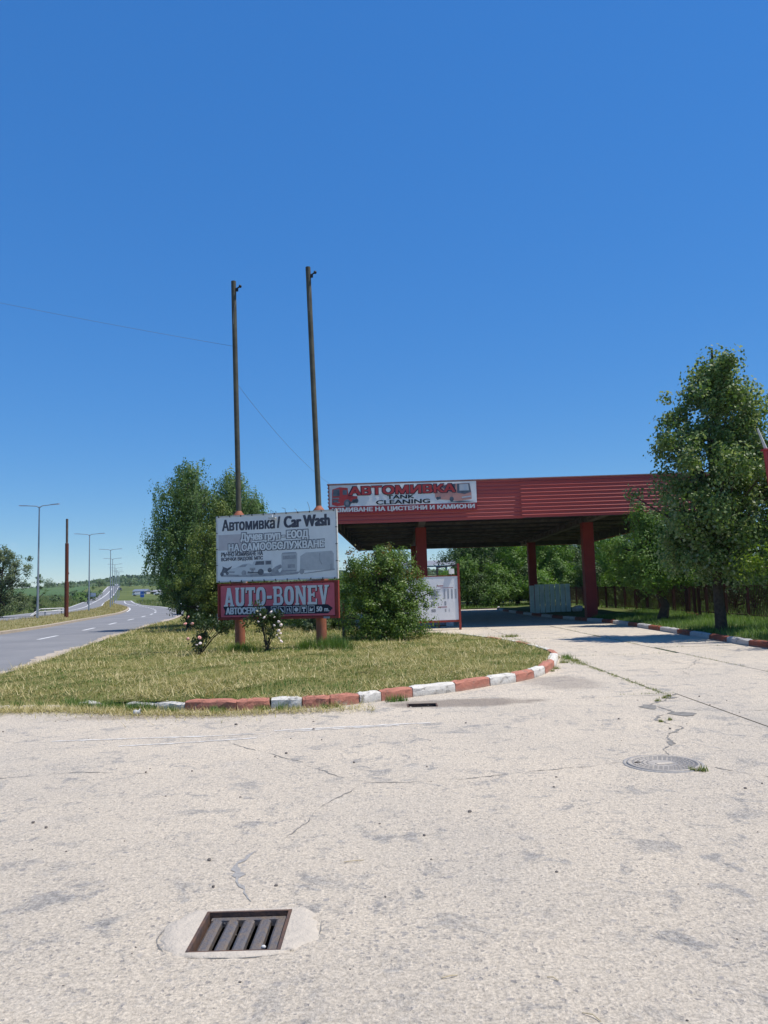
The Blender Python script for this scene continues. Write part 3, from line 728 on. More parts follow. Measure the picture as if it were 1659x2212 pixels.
# ------------------------------------------------------------------ roadside billboard with two boards on two tall poles
bb = empty('billboard', (-2.89, 20.3, 0), R(-16.9), 'double roadside billboard on two orange posts with tall poles rising from it', 'billboard')
W2 = 1.725
for k, (px, topx, topz) in enumerate([(-1.17, -1.26, 10.36), (1.17, 1.00, 10.42)]):
    mb = MB(); mb.tube([(px, .20, 0), (px, .20, 3.72)], .135, 18); mb.lathe([(.16, 3.70), (.16, 3.74), (.085, 3.83), (.07, 3.86)], 18, (px, .20, 0))
    mb.build('post', M['post_orange'], bb)
    mb = MB(); n_ = 8
    mb.tube([(px + (topx - px) * i / n_, .20, 3.8 + (topz - 3.8) * i / n_) for i in range(n_ + 1)], [.072 - .004 * i / n_ for i in range(n_ + 1)], 14)
    po = mb.build('pole', M['pole_green'], bb)
    mb = MB(); zt = topz - .26
    mb.box((topx + .10, .20, zt), (.07, .05, .085)); mb.tube([(topx + .10, .20, zt + .04), (topx + .18, .20, zt + .07)], .02, 8); mb.ball((topx + .205, .20, zt + .085), .045, 10, 6)
    mb.build('pole_bracket', M['dark'], po)
    mb = MB(); mb.tube([(topx + .075, .2, zt - .02), (topx + .08, .19, zt - .3), (topx + .05, .12, zt - .55), (px * .2 + topx * .8, .127, zt - 1.0)], .008, 5); mb.build('loose_wire', M['wire'], po)
    mb = MB(); mb.box((px, .19, 1.91), (.34, .30, .08)); mb.build('post_clamp', M['post_orange'], bb)
for xx in (1.05, -1.1): mb = MB(); mb.box((xx, .055, 1.925), (.4, .03, .05)); mb.build('cross_bar', M['frame_white'], bb)
# upper board
ub = MB(); z0, z1 = 1.955, 3.70
ub.bbox((-W2, -.01, z0), (W2, .03, z1)); ub = ub.build('upper_board', M['banner_grey'], bb)
fr = MB(); t_ = .035
for lo, hi in [((-W2 - .02, -.022, z0 - .02), (W2 + .02, .05, z0 + .012)), ((-W2 - .02, -.022, z1 - .012), (W2 + .02, .05, z1 + .02)), ((-W2 - .02, -.0225, z0 + .012), (-W2 + .012, .05, z1 - .012)), ((W2 - .012, -.0225, z0 + .012), (W2 + .02, .05, z1 - .012))]: fr.bbox(lo, hi)
fr.build('board_frame', M['frame_white'], ub)
tie = MB(); tie.box((0, 0, 0), (.016, .05, .045)); tie_me = tie.mesh('tie'); tie_me.materials.append(M['dark'])
for i in range(11):
    for zz in (z0, z1):
        o = link('tie', tie_me, None, ub); o.location = (-1.66 + i * .332, -.015, zz); o.rotation_euler = (0, R(random.uniform(-25, 25)), 0)
for i in range(1, 4):
    for xx in (-W2, W2):
        o = link('tie', tie_me, None, ub); o.location = (xx, -.015, z0 + i * .436); o.rotation_euler = (0, R(90), 0)
# map of the upper board: photo crop coordinates -> board metres (u along the board 0..1, w up 0..1)
def UB(u0, u1, w0, w1): return (-W2 + 2 * W2 * u0, -W2 + 2 * W2 * u1, z0 + (z1 - z0) * w0, z0 + (z1 - z0) * w1)
text_mesh('lettering', 'Автомивка', UB(.045, .50, .775, .955), -.0135, 'ink', ub, bold=.042)
text_mesh('lettering', '/', UB(.515, .545, .78, .955), -.0135, 'ink', ub)
text_mesh('lettering', 'Car Wash', UB(.572, .952, .775, .955), -.0135, 'ink', ub)
poly_print('faded_patch', [rect(*UB(.012, .30, .48, .74)[:2], *UB(0, 1, .48, .72)[2:])], -.0118, 'stain', ub)
for (s, bx) in [('Дучев груп - ЕООД', (.205, .775, .585, .735)), ('НА САМООБСЛУЖВАНЕ', (.10, .90, .455, .575))]:
    text_mesh('lettering_outline', s, UB(bx[0] - .006, bx[1] + .006, bx[2] - .012, bx[3] + .012), -.0130, 'ink4', ub, bold=.13, boldz=.07)
    text_mesh('lettering', s, UB(*bx), -.0145, 'banner_grey', ub, bold=.05)
text_mesh('lettering', 'РЪЧНО ИЗМИВАНЕ НА', UB(.035, .395, .380, .448), -.0135, 'ink', ub, bold=.045)
text_mesh('lettering', 'ВСИЧКИ ВИДОВЕ МПС', UB(.035, .395, .303, .370), -.0135, 'ink', ub, bold=.045)
def bx(u, w): return (-W2 + 2 * W2 * u, z0 + (z1 - z0) * w)
def PB(l): return [bx(*p) for p in l]
def wheel(u, w, r): return [ell(*bx(u, w), r * 2 * W2, r * 2 * W2, 14)]
# faded vehicle pictures: motorcycle, sports car, off-roader, tractor unit, tanker trailer
poly_print('picture_shadow', [PB([(.03, .075), (.30, .055), (.52, .06), (.68, .075), (.70, .11), (.52, .11), (.30, .10), (.05, .10)])], -.0125, 'ink2', ub)
poly_print('picture_motorcycle', [PB([(.035, .14), (.05, .21), (.045, .235), (.07, .215), (.09, .20), (.13, .235), (.12, .20), (.095, .165), (.075, .13)])] + wheel(.042, .115, .016) + wheel(.088, .125, .014), -.0135, 'ink4', ub)
poly_print('picture_sports_car', [PB([(.09, .12), (.095, .185), (.16, .205), (.215, .255), (.275, .265), (.31, .235), (.315, .15), (.295, .10), (.20, .085), (.11, .10)])], -.0134, 'print_white', ub)
poly_print('picture_sports_car_detail', [PB([(.175, .21), (.22, .248), (.265, .255), (.245, .215)]), PB([(.10, .155), (.155, .15), (.15, .125), (.105, .13)]), PB([(.10, .108), (.19, .095), (.18, .083), (.11, .095)])] + wheel(.232, .12, .021) + wheel(.305, .15, .012), -.0142, 'ink2', ub)
poly_print('picture_off_roader', [PB([(.255, .14), (.26, .20), (.30, .225), (.315, .29), (.34, .305), (.47, .305), (.475, .20), (.46, .15), (.36, .13)])], -.0138, 'print_white', ub)
poly_print('picture_off_roader_detail', [PB([(.325, .235), (.335, .29), (.405, .29), (.405, .235)]), PB([(.415, .235), (.415, .29), (.462, .29), (.462, .235)]), PB([(.265, .145), (.30, .13), (.37, .13), (.37, .105), (.26, .11)])] + [PB([(.283 + i * .008, .16), (.287 + i * .008, .16), (.287 + i * .008, .195), (.283 + i * .008, .195)]) for i in range(6)] + wheel(.375, .125, .025) + wheel(.45, .15, .018), -.0146, 'ink4', ub)
poly_print('picture_excavator', [PB([(.46, .10), (.47, .16), (.50, .20), (.54, .23), (.56, .19), (.52, .15), (.53, .10)]), PB([(.37, .09), (.50, .09), (.50, .075), (.38, .07)])], -.0136, 'ink2', ub)
poly_print('picture_truck', [PB([(.55, .12), (.55, .38), (.57, .405), (.67, .405), (.68, .38), (.675, .12), (.65, .10), (.57, .10)])], -.0139, 'ink3', ub)
poly_print('picture_truck_detail', [PB([(.555, .385), (.672, .39), (.672, .405), (.555, .40)]), PB([(.56, .30), (.56, .355), (.668, .36), (.668, .305)]), PB([(.60, .17), (.60, .225), (.66, .225), (.66, .17)]), PB([(.575, .12), (.575, .14), (.67, .14), (.67, .12)]), PB([(.63, .085), (.63, .10), (.67, .10), (.66, .08)])] + wheel(.562, .105, .022) + wheel(.715, .11, .02), -.0148, 'ink2', ub)
poly_print('picture_tanker', [PB([(.70, .15), (.705, .34), (.75, .39), (.96, .40), (.975, .36), (.975, .12), (.72, .125)])], -.0128, 'ink3', ub)
poly_print('picture_tanker_detail', [PB([(.735, .075), (.98, .115), (.98, .135), (.735, .085)]), PB([(.945, .12), (.945, .20), (.965, .215), (.965, .12)]), PB([(.70, .13), (.74, .13), (.74, .145), (.70, .145)]), PB([(.86, .37), (.855, .28), (.875, .20), (.883, .21), (.863, .28), (.868, .37)])], -.0148, 'ink2', ub)
# small lamp over the top edge, bent wires
mb = MB(); mb.box((-.02, -.13, z1 - .12), (.20, .11, .03)); mb.tube([(-.03, -.10, z1 - .10), (-.06, -.04, z1 + .02), (-.05, .02, z1 + .03)], .012, 6); mb.build('sign_lamp', M['frame_white'], ub)
for (a, b, c) in [((-.12, 0, z1), (-.10, -.05, z1 + .1), (-.02, -.06, z1 + .05)), ((.30, 0, z1), (.29, 0, z1 + .12), (.20, 0, z1 + .15)), ((.62, 0, z1), (.61, 0, z1 + .08), (.56, 0, z1 + .10)), ((1.0, 0, z1), (.97, 0, z1 + .16), (.93, 0, z1 + .26)), ((0, 0, z1), (.02, 0, z1 + .07), (.05, 0, z1 + .02))]: mb = MB(); mb.tube([a, b, c], .006, 5); mb.build('wire_end', M['wire'], ub)
# lower board
lz0, lz1 = .93, 1.885
lb = MB(); lb.bbox((-1.70, .0, lz0), (1.735, .05, lz1)); lb = lb.build('lower_board', M['frame_red'], bb)
pk = MB(); pk.bbox((-1.62, -.016, lz0 + .075), (1.635, -.002, lz1 - .045)); pk = pk.build('banner', M['banner_pink'], lb)
fr = MB()
for lo, hi in [((-1.71, -.03, lz0), (1.745, .06, lz0 + .05)), ((-1.71, -.03, lz1 - .03), (1.745, .06, lz1 + .012)), ((-1.71, -.031, lz0 + .05), (-1.66, .06, lz1 - .03)), ((1.685, -.031, lz0 + .05), (1.745, .06, lz1 - .03))]: fr.bbox(lo, hi)
fr.build('board_frame', M['frame_red'], lb)
for i in range(12):
    for zz in (lz0 + .062, lz1 - .037):
        o = link('tie', tie_me, None, lb); o.location = (-1.6 + i * .292, -.01, zz); o.scale = (.8, .8, .6)
def LB(u0, u1, w0, w1): return (-1.62 + 3.255 * u0, -1.62 + 3.255 * u1, lz0 + .075 + .835 * w0, lz0 + .075 + .835 * w1)
def slab_letters(y, mat, gx=0.0, gz=0.0, grow=0.0):
    """heavy condensed slab-serif capitals, built stroke by stroke"""
    s = 'AUTO-BONEV'; wd = {'A': 1.1, 'U': 1.0, 'T': 1.0, 'O': 1.0, '-': .55, 'B': 1.05, 'N': 1.15, 'E': .95, 'V': 1.1}
    tot = sum(wd[c] for c in s) + .10 * 9; x0, x1, a0, a1 = LB(.03, .955, .34, .93); sc = (x1 - x0) / tot; hh = a1 - a0; x = 0; polys = []
    for c in s:
        w = wd[c]; P = []
        st = .30  # stem
        if c == 'A': P = [[(.08, .0), (.36, 0), (.66, 1), (.36, 1)], [(w - .08, 0), (w - .36, 0), (w - .70, 1), (w - .40, 1)], rect(.3, w - .3, .20, .34), rect(0, .44, 0, .09), rect(w - .46, w, 0, .09)]
        elif c == 'U': P = [rect(.05, .05 + st, .16, 1), rect(w - .05 - st, w - .05, .16, 1), [(.05, .2), (.14, .05), (.32, 0), (w - .32, 0), (w - .14, .05), (w - .05, .2), (w - .05 - st, .25), (.5, .13), (.05 + st, .25)], rect(0, .44, .90, 1), rect(w - .42, w, .90, 1)]
        elif c == 'T': P = [rect(w / 2 - .16, w / 2 + .16, 0, 1), rect(0, w, .84, 1), rect(w / 2 - .26, w / 2 + .26, 0, .09), rect(0, .13, .70, .86), rect(w - .13, w, .70, .86)]
        elif c == 'O':
            n_ = 20; o_ = [(w / 2 + w / 2 * math.copysign(abs(math.cos(t)) ** .7, math.cos(t)), .5 + .5 * math.copysign(abs(math.sin(t)) ** .8, math.sin(t))) for t in [2 * math.pi * i / n_ for i in range(n_)]]
            i_ = [(w / 2 + .16 * math.cos(t), .5 + .34 * math.copysign(abs(math.sin(t)) ** .7, math.sin(t))) for t in [2 * math.pi * i / n_ for i in range(n_)]]
            P = [[o_[i], o_[(i + 1) % n_], i_[(i + 1) % n_], i_[i]] for i in range(n_)]
        elif c == '-': P = [rect(.02, w - .02, .36, .52)]
        elif c == 'B': P = [rect(.08, .08 + st, 0, 1), rect(0, .7, .88, 1), rect(0, .72, 0, .12), rect(.3, .72, .46, .58), [(.62, 1), (.85, .95), (w - .10, .80), (w - .10, .66), (.85, .53), (.62, .50), (.62, .58), (.72, .64), (.72, .82), (.62, .88)], [(.62, .56), (.88, .52), (w, .36), (w, .16), (.88, .03), (.62, 0), (.62, .12), (.74, .18), (.74, .40), (.62, .46)]]
        elif c == 'N': P = [rect(.08, .08 + .26, 0, 1), rect(w - .34, w - .08, 0, 1), [(.08, 1), (.40, 1), (w - .08, 0), (w - .38, 0)], rect(0, .42, 0, .09), rect(w - .44, w, .91, 1), rect(0, .3, .91, 1)]
        elif c == 'E': P = [rect(.08, .08 + st, 0, 1), rect(0, w, .87, 1), rect(0, w, 0, .13), rect(.3, .70, .45, .57), rect(w - .13, w, .70, .88), rect(w - .13, w, .12, .30), rect(.60, .72, .38, .64)]
        elif c == 'V': P = [[(.10, 1), (.40, 1), (.66, .0), (.42, 0)], [(w - .10, 1), (w - .36, 1), (.44, 0), (.68, 0)], rect(0, .46, .91, 1), rect(w - .44, w, .91, 1)]
        for q in P: polys.append([(x0 + sc * (x + px_) + gx, a0 + hh * pz_ + gz) for px_, pz_ in q])
        x += w + .10
    if grow:
        out = []
        for q in polys:
            cx_ = sum(p[0] for p in q) / len(q); cz_ = sum(p[1] for p in q) / len(q)
            out.append([(p[0] + math.copysign(grow, p[0] - cx_), p[1] + math.copysign(grow, p[1] - cz_)) for p in q])
        polys = out
    return polys
def stack_print(name, polys, y, mat, parent):
    mb = MB()
    for i, p in enumerate(polys): mb.add([(a, y - i * 4e-6, b) for a, b in p], [tuple(range(len(p)))])
    return mb.build(name, M[mat], parent)
stack_print('lettering_shadow', slab_letters(0, 'black', .013, -.013, .008), -.0185, 'black', lb)
stack_print('lettering', slab_letters(0, 'print_white'), -.0205, 'print_white', lb)
x0, x1, a0, a1 = LB(.03, .985, .055, .335)
poly_print('arrow_strip', [[(x0, a0), (x1 - .14, a0), (x1, (a0 + a1) / 2 + .02), (x1 - .14, a1), (x0 - .03, a1), (x0 + .03, (a0 + a1) / 2)]], -.0178, 'navy', lb)
text_mesh('lettering', 'АВТОСЕРВИЗ', LB(.045, .405, .085, .305), -.0205, 'print_white', lb)
text_mesh('lettering', '50', LB(.845, .895, .12, .275), -.0205, 'print_white', lb)
text_mesh('lettering', 'm.', LB(.912, .955, .12, .215), -.0205, 'print_white', lb)
for k in range(6):
    u = .452 + k * .0645; x0, x1, a0, a1 = LB(u, u + .055, .085, .305)
    ic = [rect(x0, x1, a0, a0 + .012), rect(x0, x1, a1 - .012, a1), rect(x0, x0 + .012, a0 + .012, a1 - .012), rect(x1 - .012, x1, a0 + .012, a1 - .012)]
    cx_, cz_ = (x0 + x1) / 2, (a0 + a1) / 2; q = .055
    if k == 0: ic += [[(cx_ - q, cz_ - .04), (cx_ + q, cz_ - .04), (cx_ + q, cz_), (cx_ + .035, cz_ + .05), (cx_ - .035, cz_ + .05), (cx_ - q, cz_)], rect(cx_ - q, cx_ - .03, cz_ - .06, cz_ - .04), rect(cx_ + .03, cx_ + q, cz_ - .06, cz_ - .04)]
    elif k == 1: ic += [[(cx_ - q, cz_ + .055), (cx_ - .03, cz_ + .06), (cx_ + .06, cz_ - .03), (cx_ + .035, cz_ - .06)], ell(cx_ + .045, cz_ - .045, .02, .02, 8)]
    elif k == 2: ic += [rect(cx_ - .05, cx_ - .02, cz_ - .02, cz_ + .03), rect(cx_ - .04, cx_ - .03, cz_ - .06, cz_ - .02), [(cx_ + .0, cz_ + .06), (cx_ + .03, cz_ + .05), (cx_ + .055, cz_ - .06), (cx_ + .02, cz_ - .05)]]
    elif k == 3: ic += [ell(cx_, cz_, .055, .055, 14)]
    elif k == 4: ic += [rect(cx_ - .05, cx_ + .05, cz_ + .015, cz_ + .06), rect(cx_ - .012, cx_ + .012, cz_ - .03, cz_ + .015), ell(cx_, cz_ - .04, .025, .02, 8)]
    else: ic += [[(cx_ - .055, cz_ - .05), (cx_ + .02, cz_ - .05), (cx_ + .065, cz_ + .04), (cx_ + .02, cz_ + .01), (cx_ - .04, cz_ + .015)], rect(cx_ - .045, cx_ - .01, cz_ + .02, cz_ + .04)]
    stack_print('service_icon', ic, -.0205, 'print_white', lb)
mb = MB(); mb.box((1.42, -.035, lz0 + .02), (.17, .02, .05)); mb.build('repair_patch', M['shed_roof'], lb)

# thin rusty pipe post behind the billboard
tp = empty('pipe_post', (-1.30, 23.2, .1), 0, 'thin rusty pipe standing in the grass behind the right billboard post', 'post')
mb = MB(); mb.tube([(0, 0, 0), (0, 0, .62)], .05, 10); mb.build('pipe', M['rust_grey'], tp); mb = MB(); mb.tube([(0, 0, .62), (.0, 0, 1.15)], .035, 10); mb.build('upper_pipe', M['post_orange'], tp)

# ------------------------------------------------------------------ canopy
cn = empty('canopy', (5.80, 43.05, 0), R(-1), 'large flat canopy with ribbed dark red fascia on four red columns', 'canopy')
HX, HY, FB, FT = 7.85, 11.85, 4.34, 5.95
def ribbed(x0, x1, zb, zt, pitch=.152, dep=.045, open_=.10):
    """profile rows of a horizontally ribbed sheet: returns list of (out, z)"""
    rows = []; z = zb
    while z < zt - .02:
        rows += [(0, z), (0, min(z + .092, zt)), (dep, min(z + .098, zt)), (dep, min(z + pitch - .034, zt)), (0, min(z + pitch - .001, zt))]; z += pitch
    return rows
def fascia_sheet(p0, p1, nrm, zb, zt, name='fascia_sheet', dep=.045, jit=0, lean=0.0):
    p0, p1, nrm = Vector(p0), Vector(p1), Vector(nrm)
    rows = ribbed(0, 1, zb, zt, dep=dep); mb = MB(); v = []
    n_ = 5; g = random.Random(int(p0.x * 31 + p0.y * 17) + 5)
    for i in range(n_):
        q = p0.lerp(p1, i / (n_ - 1)); w = g.uniform(-jit, jit)
        for o, z in rows: o += (zt - z) * lean; v.append((q.x + nrm.x * (o + w * .3), q.y + nrm.y * (o + w * .3), z + w))
    m = len(rows); mb.add(v, [(i * m + k, (i + 1) * m + k, (i + 1) * m + k + 1, i * m + k + 1) for i in range(n_ - 1) for k in range(m - 1)])
    return mb.build(name, M['fascia'], cn)
fascia_sheet((-HX, -HY, 0), (.06, -HY, 0), (0, -1, 0), FB, FT, jit=.006, dep=.026, lean=.02)
fascia_sheet((.0, -HY - .012, 0), (HX, -HY - .012, 0), (0, -1, 0), FB + .02, FT + .02, jit=.004, dep=.036, lean=.055)
for y0, y1 in ((-HY, -4), (-4, 4), (4, HY)):
    fascia_sheet((HX, y0, 0), (HX, y1, 0), (1, 0, 0), FB + .02, FT, jit=.004); fascia_sheet((-HX, y1, 0), (-HX, y0, 0), (-1, 0, 0), FB + .02, FT, jit=.004)
fascia_sheet((HX, HY, 0), (0, HY, 0), (0, 1, 0), FB + .1, FT, jit=.004); fascia_sheet((0, HY, 0), (-HX, HY, 0), (0, 1, 0), FB + .1, FT, jit=.004)
mb = MB()
for lo, hi in [((-HX - .05, -HY - .07, FT + .015), (HX + .05, -HY + .12, FT + .05)), ((-HX - .05, HY - .12, FT + .015), (HX + .05, HY + .07, FT + .05)), ((-HX - .052, -HY + .12, FT + .016), (-HX + .12, HY - .12, FT + .051)), ((HX - .12, -HY + .12, FT + .016), (HX + .052, HY - .12, FT + .051))]: mb.bbox(lo, hi)
mb.build('edge_trim', M['trim'], cn)
mb = MB(); mb.bbox((-HX + .02, -HY + .02, FT - .25), (HX - .02, HY - .02, FT - .17)); mb.build('roof_deck', M['deck'], cn)
# inner studs and backing of the fascia
mb = MB()
for s in (-1, 1):
    mb.bbox((s * HX - .09 - (.06 if s > 0 else -.15), -HY + .1, FB + .05), (s * HX - .06 - (.06 if s > 0 else -.15), HY - .1, FT - .26))
mb.bbox((-HX + .1, -HY + .06, FB + .03), (HX - .1, -HY + .09, FT - .26)); mb.bbox((-HX + .1, HY - .09, FB + .12), (HX - .1, HY - .06, FT - .26))
mb.build('fascia_backing', M['ceiling'], cn)
for i in range(10):
    y = -HY + 1.2 + i * 2.35
    for s in (-1, 1):
        mb = MB(); mb.box((s * (HX - .20), y, (FB + 4.9) / 2 + .03), (.06, .06, 4.9 - FB)); mb.build('stud', M['girder'], cn)
# ceiling boards, each one its own, a few sagging or gone
g = random.Random(3); y = -HY + .12; i = 0
while y < HY - .5:
    w = .50
    for (xa, xb) in ((-HX + .12, -4.2), (-3.78, 3.78), (4.2, HX - .25)):
        if g.random() < .05: continue
        mb = MB(); sag = g.uniform(-.018, .012); z = 4.86 + sag; tl = g.uniform(-.012, .012)
        mb.add([(xa, y, z), (xb, y, z + tl), (xb, y + w - .025, z + tl + g.uniform(-.01, .01)), (xa, y + w - .025, z), (xa, y, z + .04), (xb, y, z + .04 + tl), (xb, y + w - .025, z + .04 + tl), (xa, y + w - .025, z + .04)], [(0, 3, 2, 1), (4, 5, 6, 7), (0, 1, 5, 4), (2, 3, 7, 6), (0, 4, 7, 3), (1, 2, 6, 5)])
        mb.build('ceiling_board', M['ceiling'], cn)
    y += w; i += 1
for k in range(9):                                        # purlins below the boards
    yy = -HY + 1.4 + k * 2.65
    mb = MB(); mb.bbox((-HX + .13, yy - .05, 4.72), (HX - .26, yy + .05, 4.835)); mb.build('purlin', M['girder'], cn)
for s in (-1, 1):                                        # lattice girders over the columns
    x = -4.0 if s < 0 else 3.66
    mb = MB(); mb.bbox((x - .15, -HY + .15, 4.42), (x + .15, HY - .15, 4.45)); mb.bbox((x - .15, -HY + .15, 4.685), (x + .15, HY - .15, 4.715)); mb.bbox((x - .012, -HY + .151, 4.45), (x + .012, HY - .151, 4.685))
    gi = mb.build('girder', M['girder'], cn)
    for k in range(17):
        yy = -HY + .8 + k * 1.3
        for q in (-1, 1):
            mb = MB(); mb.bbox((x + q * .08 - .065, yy - .03, 4.452), (x + q * .08 + .065, yy + .03, 4.683)); mb.build('stiffener', M['girder'], gi)
for x in (-4.0, 3.66):
    for yy in (-7.55, 7.55):
        mb = MB(); h = .25; c_ = .03
        sec = [(-h, -h + c_), (-h + c_, -h), (h - c_, -h), (h, -h + c_), (h, h - c_), (h - c_, h), (-h + c_, h), (-h, h - c_)]
        v = [(x + a, yy + b, z) for z in (0, 4.42) for a, b in sec]; mb.add(v, [(k, (k + 1) % 8, (k + 1) % 8 + 8, k + 8) for k in range(8)])
        mb.build('column', M['col_red'], cn)

# banner on the fascia
bn = empty('advertising_banner', (5.80, 43.05, 0), R(-1), 'long printed banner with red truck and coach fixed on the canopy fascia', 'banner')
BX0, BX1, BZ0, BZ1, BY = -7.80, -1.80, 4.74, 5.925, -HY - .10
mb = MB(); n_ = 24; v = []
for i in range(n_ + 1):
    for j in range(5):
        x = BX0 + (BX1 - BX0) * i / n_; z = BZ0 + (BZ1 - BZ0) * j / 4; v.append((x, BY + .008 * math.sin(i * .9 + j * 2.2), z))
mb.add(v, [(i * 5 + j, (i + 1) * 5 + j, (i + 1) * 5 + j + 1, i * 5 + j + 1) for i in range(n_) for j in range(4)], True); mb.build('sheet', M['banner_grey'], bn)
def BB(u0, u1, w0, w1): return (BX0 + (BX1 - BX0) * u0, BX0 + (BX1 - BX0) * u1, BZ0 + (BZ1 - BZ0) * w0, BZ0 + (BZ1 - BZ0) * w1)
def bp(l): return [(BX0 + (BX1 - BX0) * u, BZ0 + (BZ1 - BZ0) * w) for u, w in l]
poly_print('red_strip', [rect(*BB(.0, 1, 0, .255))], BY - .012, 'print_strip', bn)
text_mesh('lettering', 'ИЗМИВАНЕ НА ЦИСТЕРНИ И КАМИОНИ', BB(.015, .985, .035, .215), BY - .016, 'print_white', bn)
text_mesh('lettering_outline', 'АВТОМИВКА', BB(.127, .866, .613, .957), BY - .018, 'navy', bn, bold=.13, boldz=.07)
text_mesh('lettering', 'АВТОМИВКА', BB(.135, .858, .635, .935), BY - .022, 'print_red', bn)
text_mesh('lettering', 'TANK', BB(.39, .578, .47, .60), BY - .016, 'black', bn)
text_mesh('lettering', 'CLEANING', BB(.315, .683, .285, .435), BY - .016, 'black', bn)
poly_print('picture_sky', [bp([(.0, .26), (.0, .995), (.19, .995), (.19, .80), (.10, .60), (.05, .26)])], BY - .0115, 'print_sky', bn)
poly_print('picture_truck', [bp([(.015, .33), (.02, .86), (.07, .93), (.125, .90), (.13, .62), (.19, .60), (.19, .45), (.135, .40), (.12, .30), (.05, .27)])], BY - .013, 'print_red', bn)
def bw(u, w, r): return ell(BX0 + (BX1 - BX0) * u, BZ0 + (BZ1 - BZ0) * w, r * .85, r, 12)
poly_print('picture_truck_detail', [bp([(.022, .62), (.028, .85), (.07, .87), (.07, .62)]), bp([(.09, .66), (.09, .83), (.12, .82), (.12, .66)]), bp([(.02, .40), (.02, .48), (.06, .50), (.06, .42)]), bp([(.13, .40), (.19, .48), (.19, .43), (.135, .33)]), bw(.12, .36, .17), bw(.182, .44, .10), bw(.165, .43, .09)], BY - .0145, 'glass_print', bn)
poly_print('picture_truck_grille', [bp([(.02, .52), (.02, .57), (.065, .57), (.065, .52)]), bp([(.05, .38), (.07, .39), (.07, .42), (.05, .41)]), bw(.12, .36, .08)], BY - .0155, 'print_grey', bn)
poly_print('picture_coach', [bp([(.72, .48), (.715, .74), (.78, .90), (.86, .93), (.955, .94), (.965, .60), (.965, .38), (.88, .325), (.82, .36), (.73, .42)])], BY - .013, 'print_pink', bn)
poly_print('picture_coach_windows', [bp([(.765, .82), (.80, .91), (.86, .925), (.855, .60), (.80, .70)]), bp([(.868, .61), (.87, .92), (.955, .93), (.962, .62), (.92, .56)]), bw(.83, .40, .105), bw(.735, .44, .07), bw(.75, .45, .06), bp([(.80, .30), (.90, .33), (.99, .30), (.88, .275)])], BY - .0145, 'glass_print', bn)
poly_print('picture_coach_screen', [bp([(.885, .68), (.885, .90), (.945, .91), (.95, .68)]), bp([(.90, .42), (.90, .47), (.96, .50), (.96, .45)])], BY - .0155, 'print_sky', bn)

# ------------------------------------------------------------------ price board under the canopy edge
pb = empty('price_board', (1.75, 29.95, 0), R(6), 'pale price list board on a red steel frame beside the driveway', 'board')
mb = MB(); mb.bbox((-1.15, -.02, .38), (1.03, .02, 2.06)); mb.build('panel', M['banner_grey'], pb)
mb = MB(); mb.bbox((1.035, -.05, 0), (1.115, .05, 2.55)); mb.build('post', M['frame_red'], pb)
mb = MB(); mb.bbox((-1.24, -.05, 0), (-1.16, .05, 2.1)); mb.build('post', M['frame_red'], pb)
mb = MB(); mb.bbox((-1.16, -.03, .30), (1.03, .03, .375)); mb.build('rail', M['frame_red'], pb); mb = MB(); mb.bbox((-1.16, -.03, 2.065), (1.03, .03, 2.10)); mb.build('rail', M['frame_red'], pb)
mb = MB(); mb.bar((1.07, .05, 2.5), (.52, 1.6, 2.46), .05, .06); mb.bar((.52, 1.6, 0), (.52, 1.6, 2.45), .06, .06); mb.build('brace', M['rust_grey'], pb)
mb = MB(); mb.box((.80, -.05, 2.25), (.21, .05, .20), Matrix.Rotation(R(-12), 3, 'X')); mb.box((.80, 0, 2.12), (.05, .03, .07)); mb.build('floodlight', M['frame_white'], pb)
pr = MB(); hd = MB(); g = random.Random(2)
for i in range(13):
    zz = 1.56 - i * .029; pr.box((-.05 + g.uniform(.10, .2), -.0225, zz), (g.uniform(.22, .42), .002, .012))
    for k in range(4): pr.box((.50 + k * .145, -.0225, zz), (.07, .002, .010))
for i in range(6):
    zz = 1.10 - i * .029; pr.box((.02 + g.uniform(0, .03), -.0225, zz), (g.uniform(.08, .16), .002, .012)); pr.box((.52, -.0225, zz), (.08, .002, .01))
for i in range(4):
    zz = .80 - i * .029; pr.box((.05, -.0225, zz), (g.uniform(.12, .18), .002, .013)); pr.box((.52, -.0225, zz), (.06, .002, .01)); pr.box((.66, -.0225, zz), (.03, .002, .01))
pr.build('price_rows', M['ink'], pb)
hd.box((.33, -.0225, 1.70), (.26, .002, .03)); hd.box((.40, -.0225, .885), (.36, .002, .028)); hd.box((.6, -.0225, 1.625), (.5, .002, .014)); hd.build('heading', M['print_strip'], pb)

# low grey cabinet behind the price board
cb = empty('cabinet', (1.9, 33.5, 0), 0, 'low grey steel cabinet in the shade behind the price board', 'cabinet')
mb = MB(); mb.bbox((-.9, -.25, .05), (.55, .25, .5)); mb.build('body', M['shed_roof'], cb); mb = MB(); mb.bbox((.62, -.25, .0), (.95, .2, .45)); mb.build('side_box', M['frame_white'], cb)

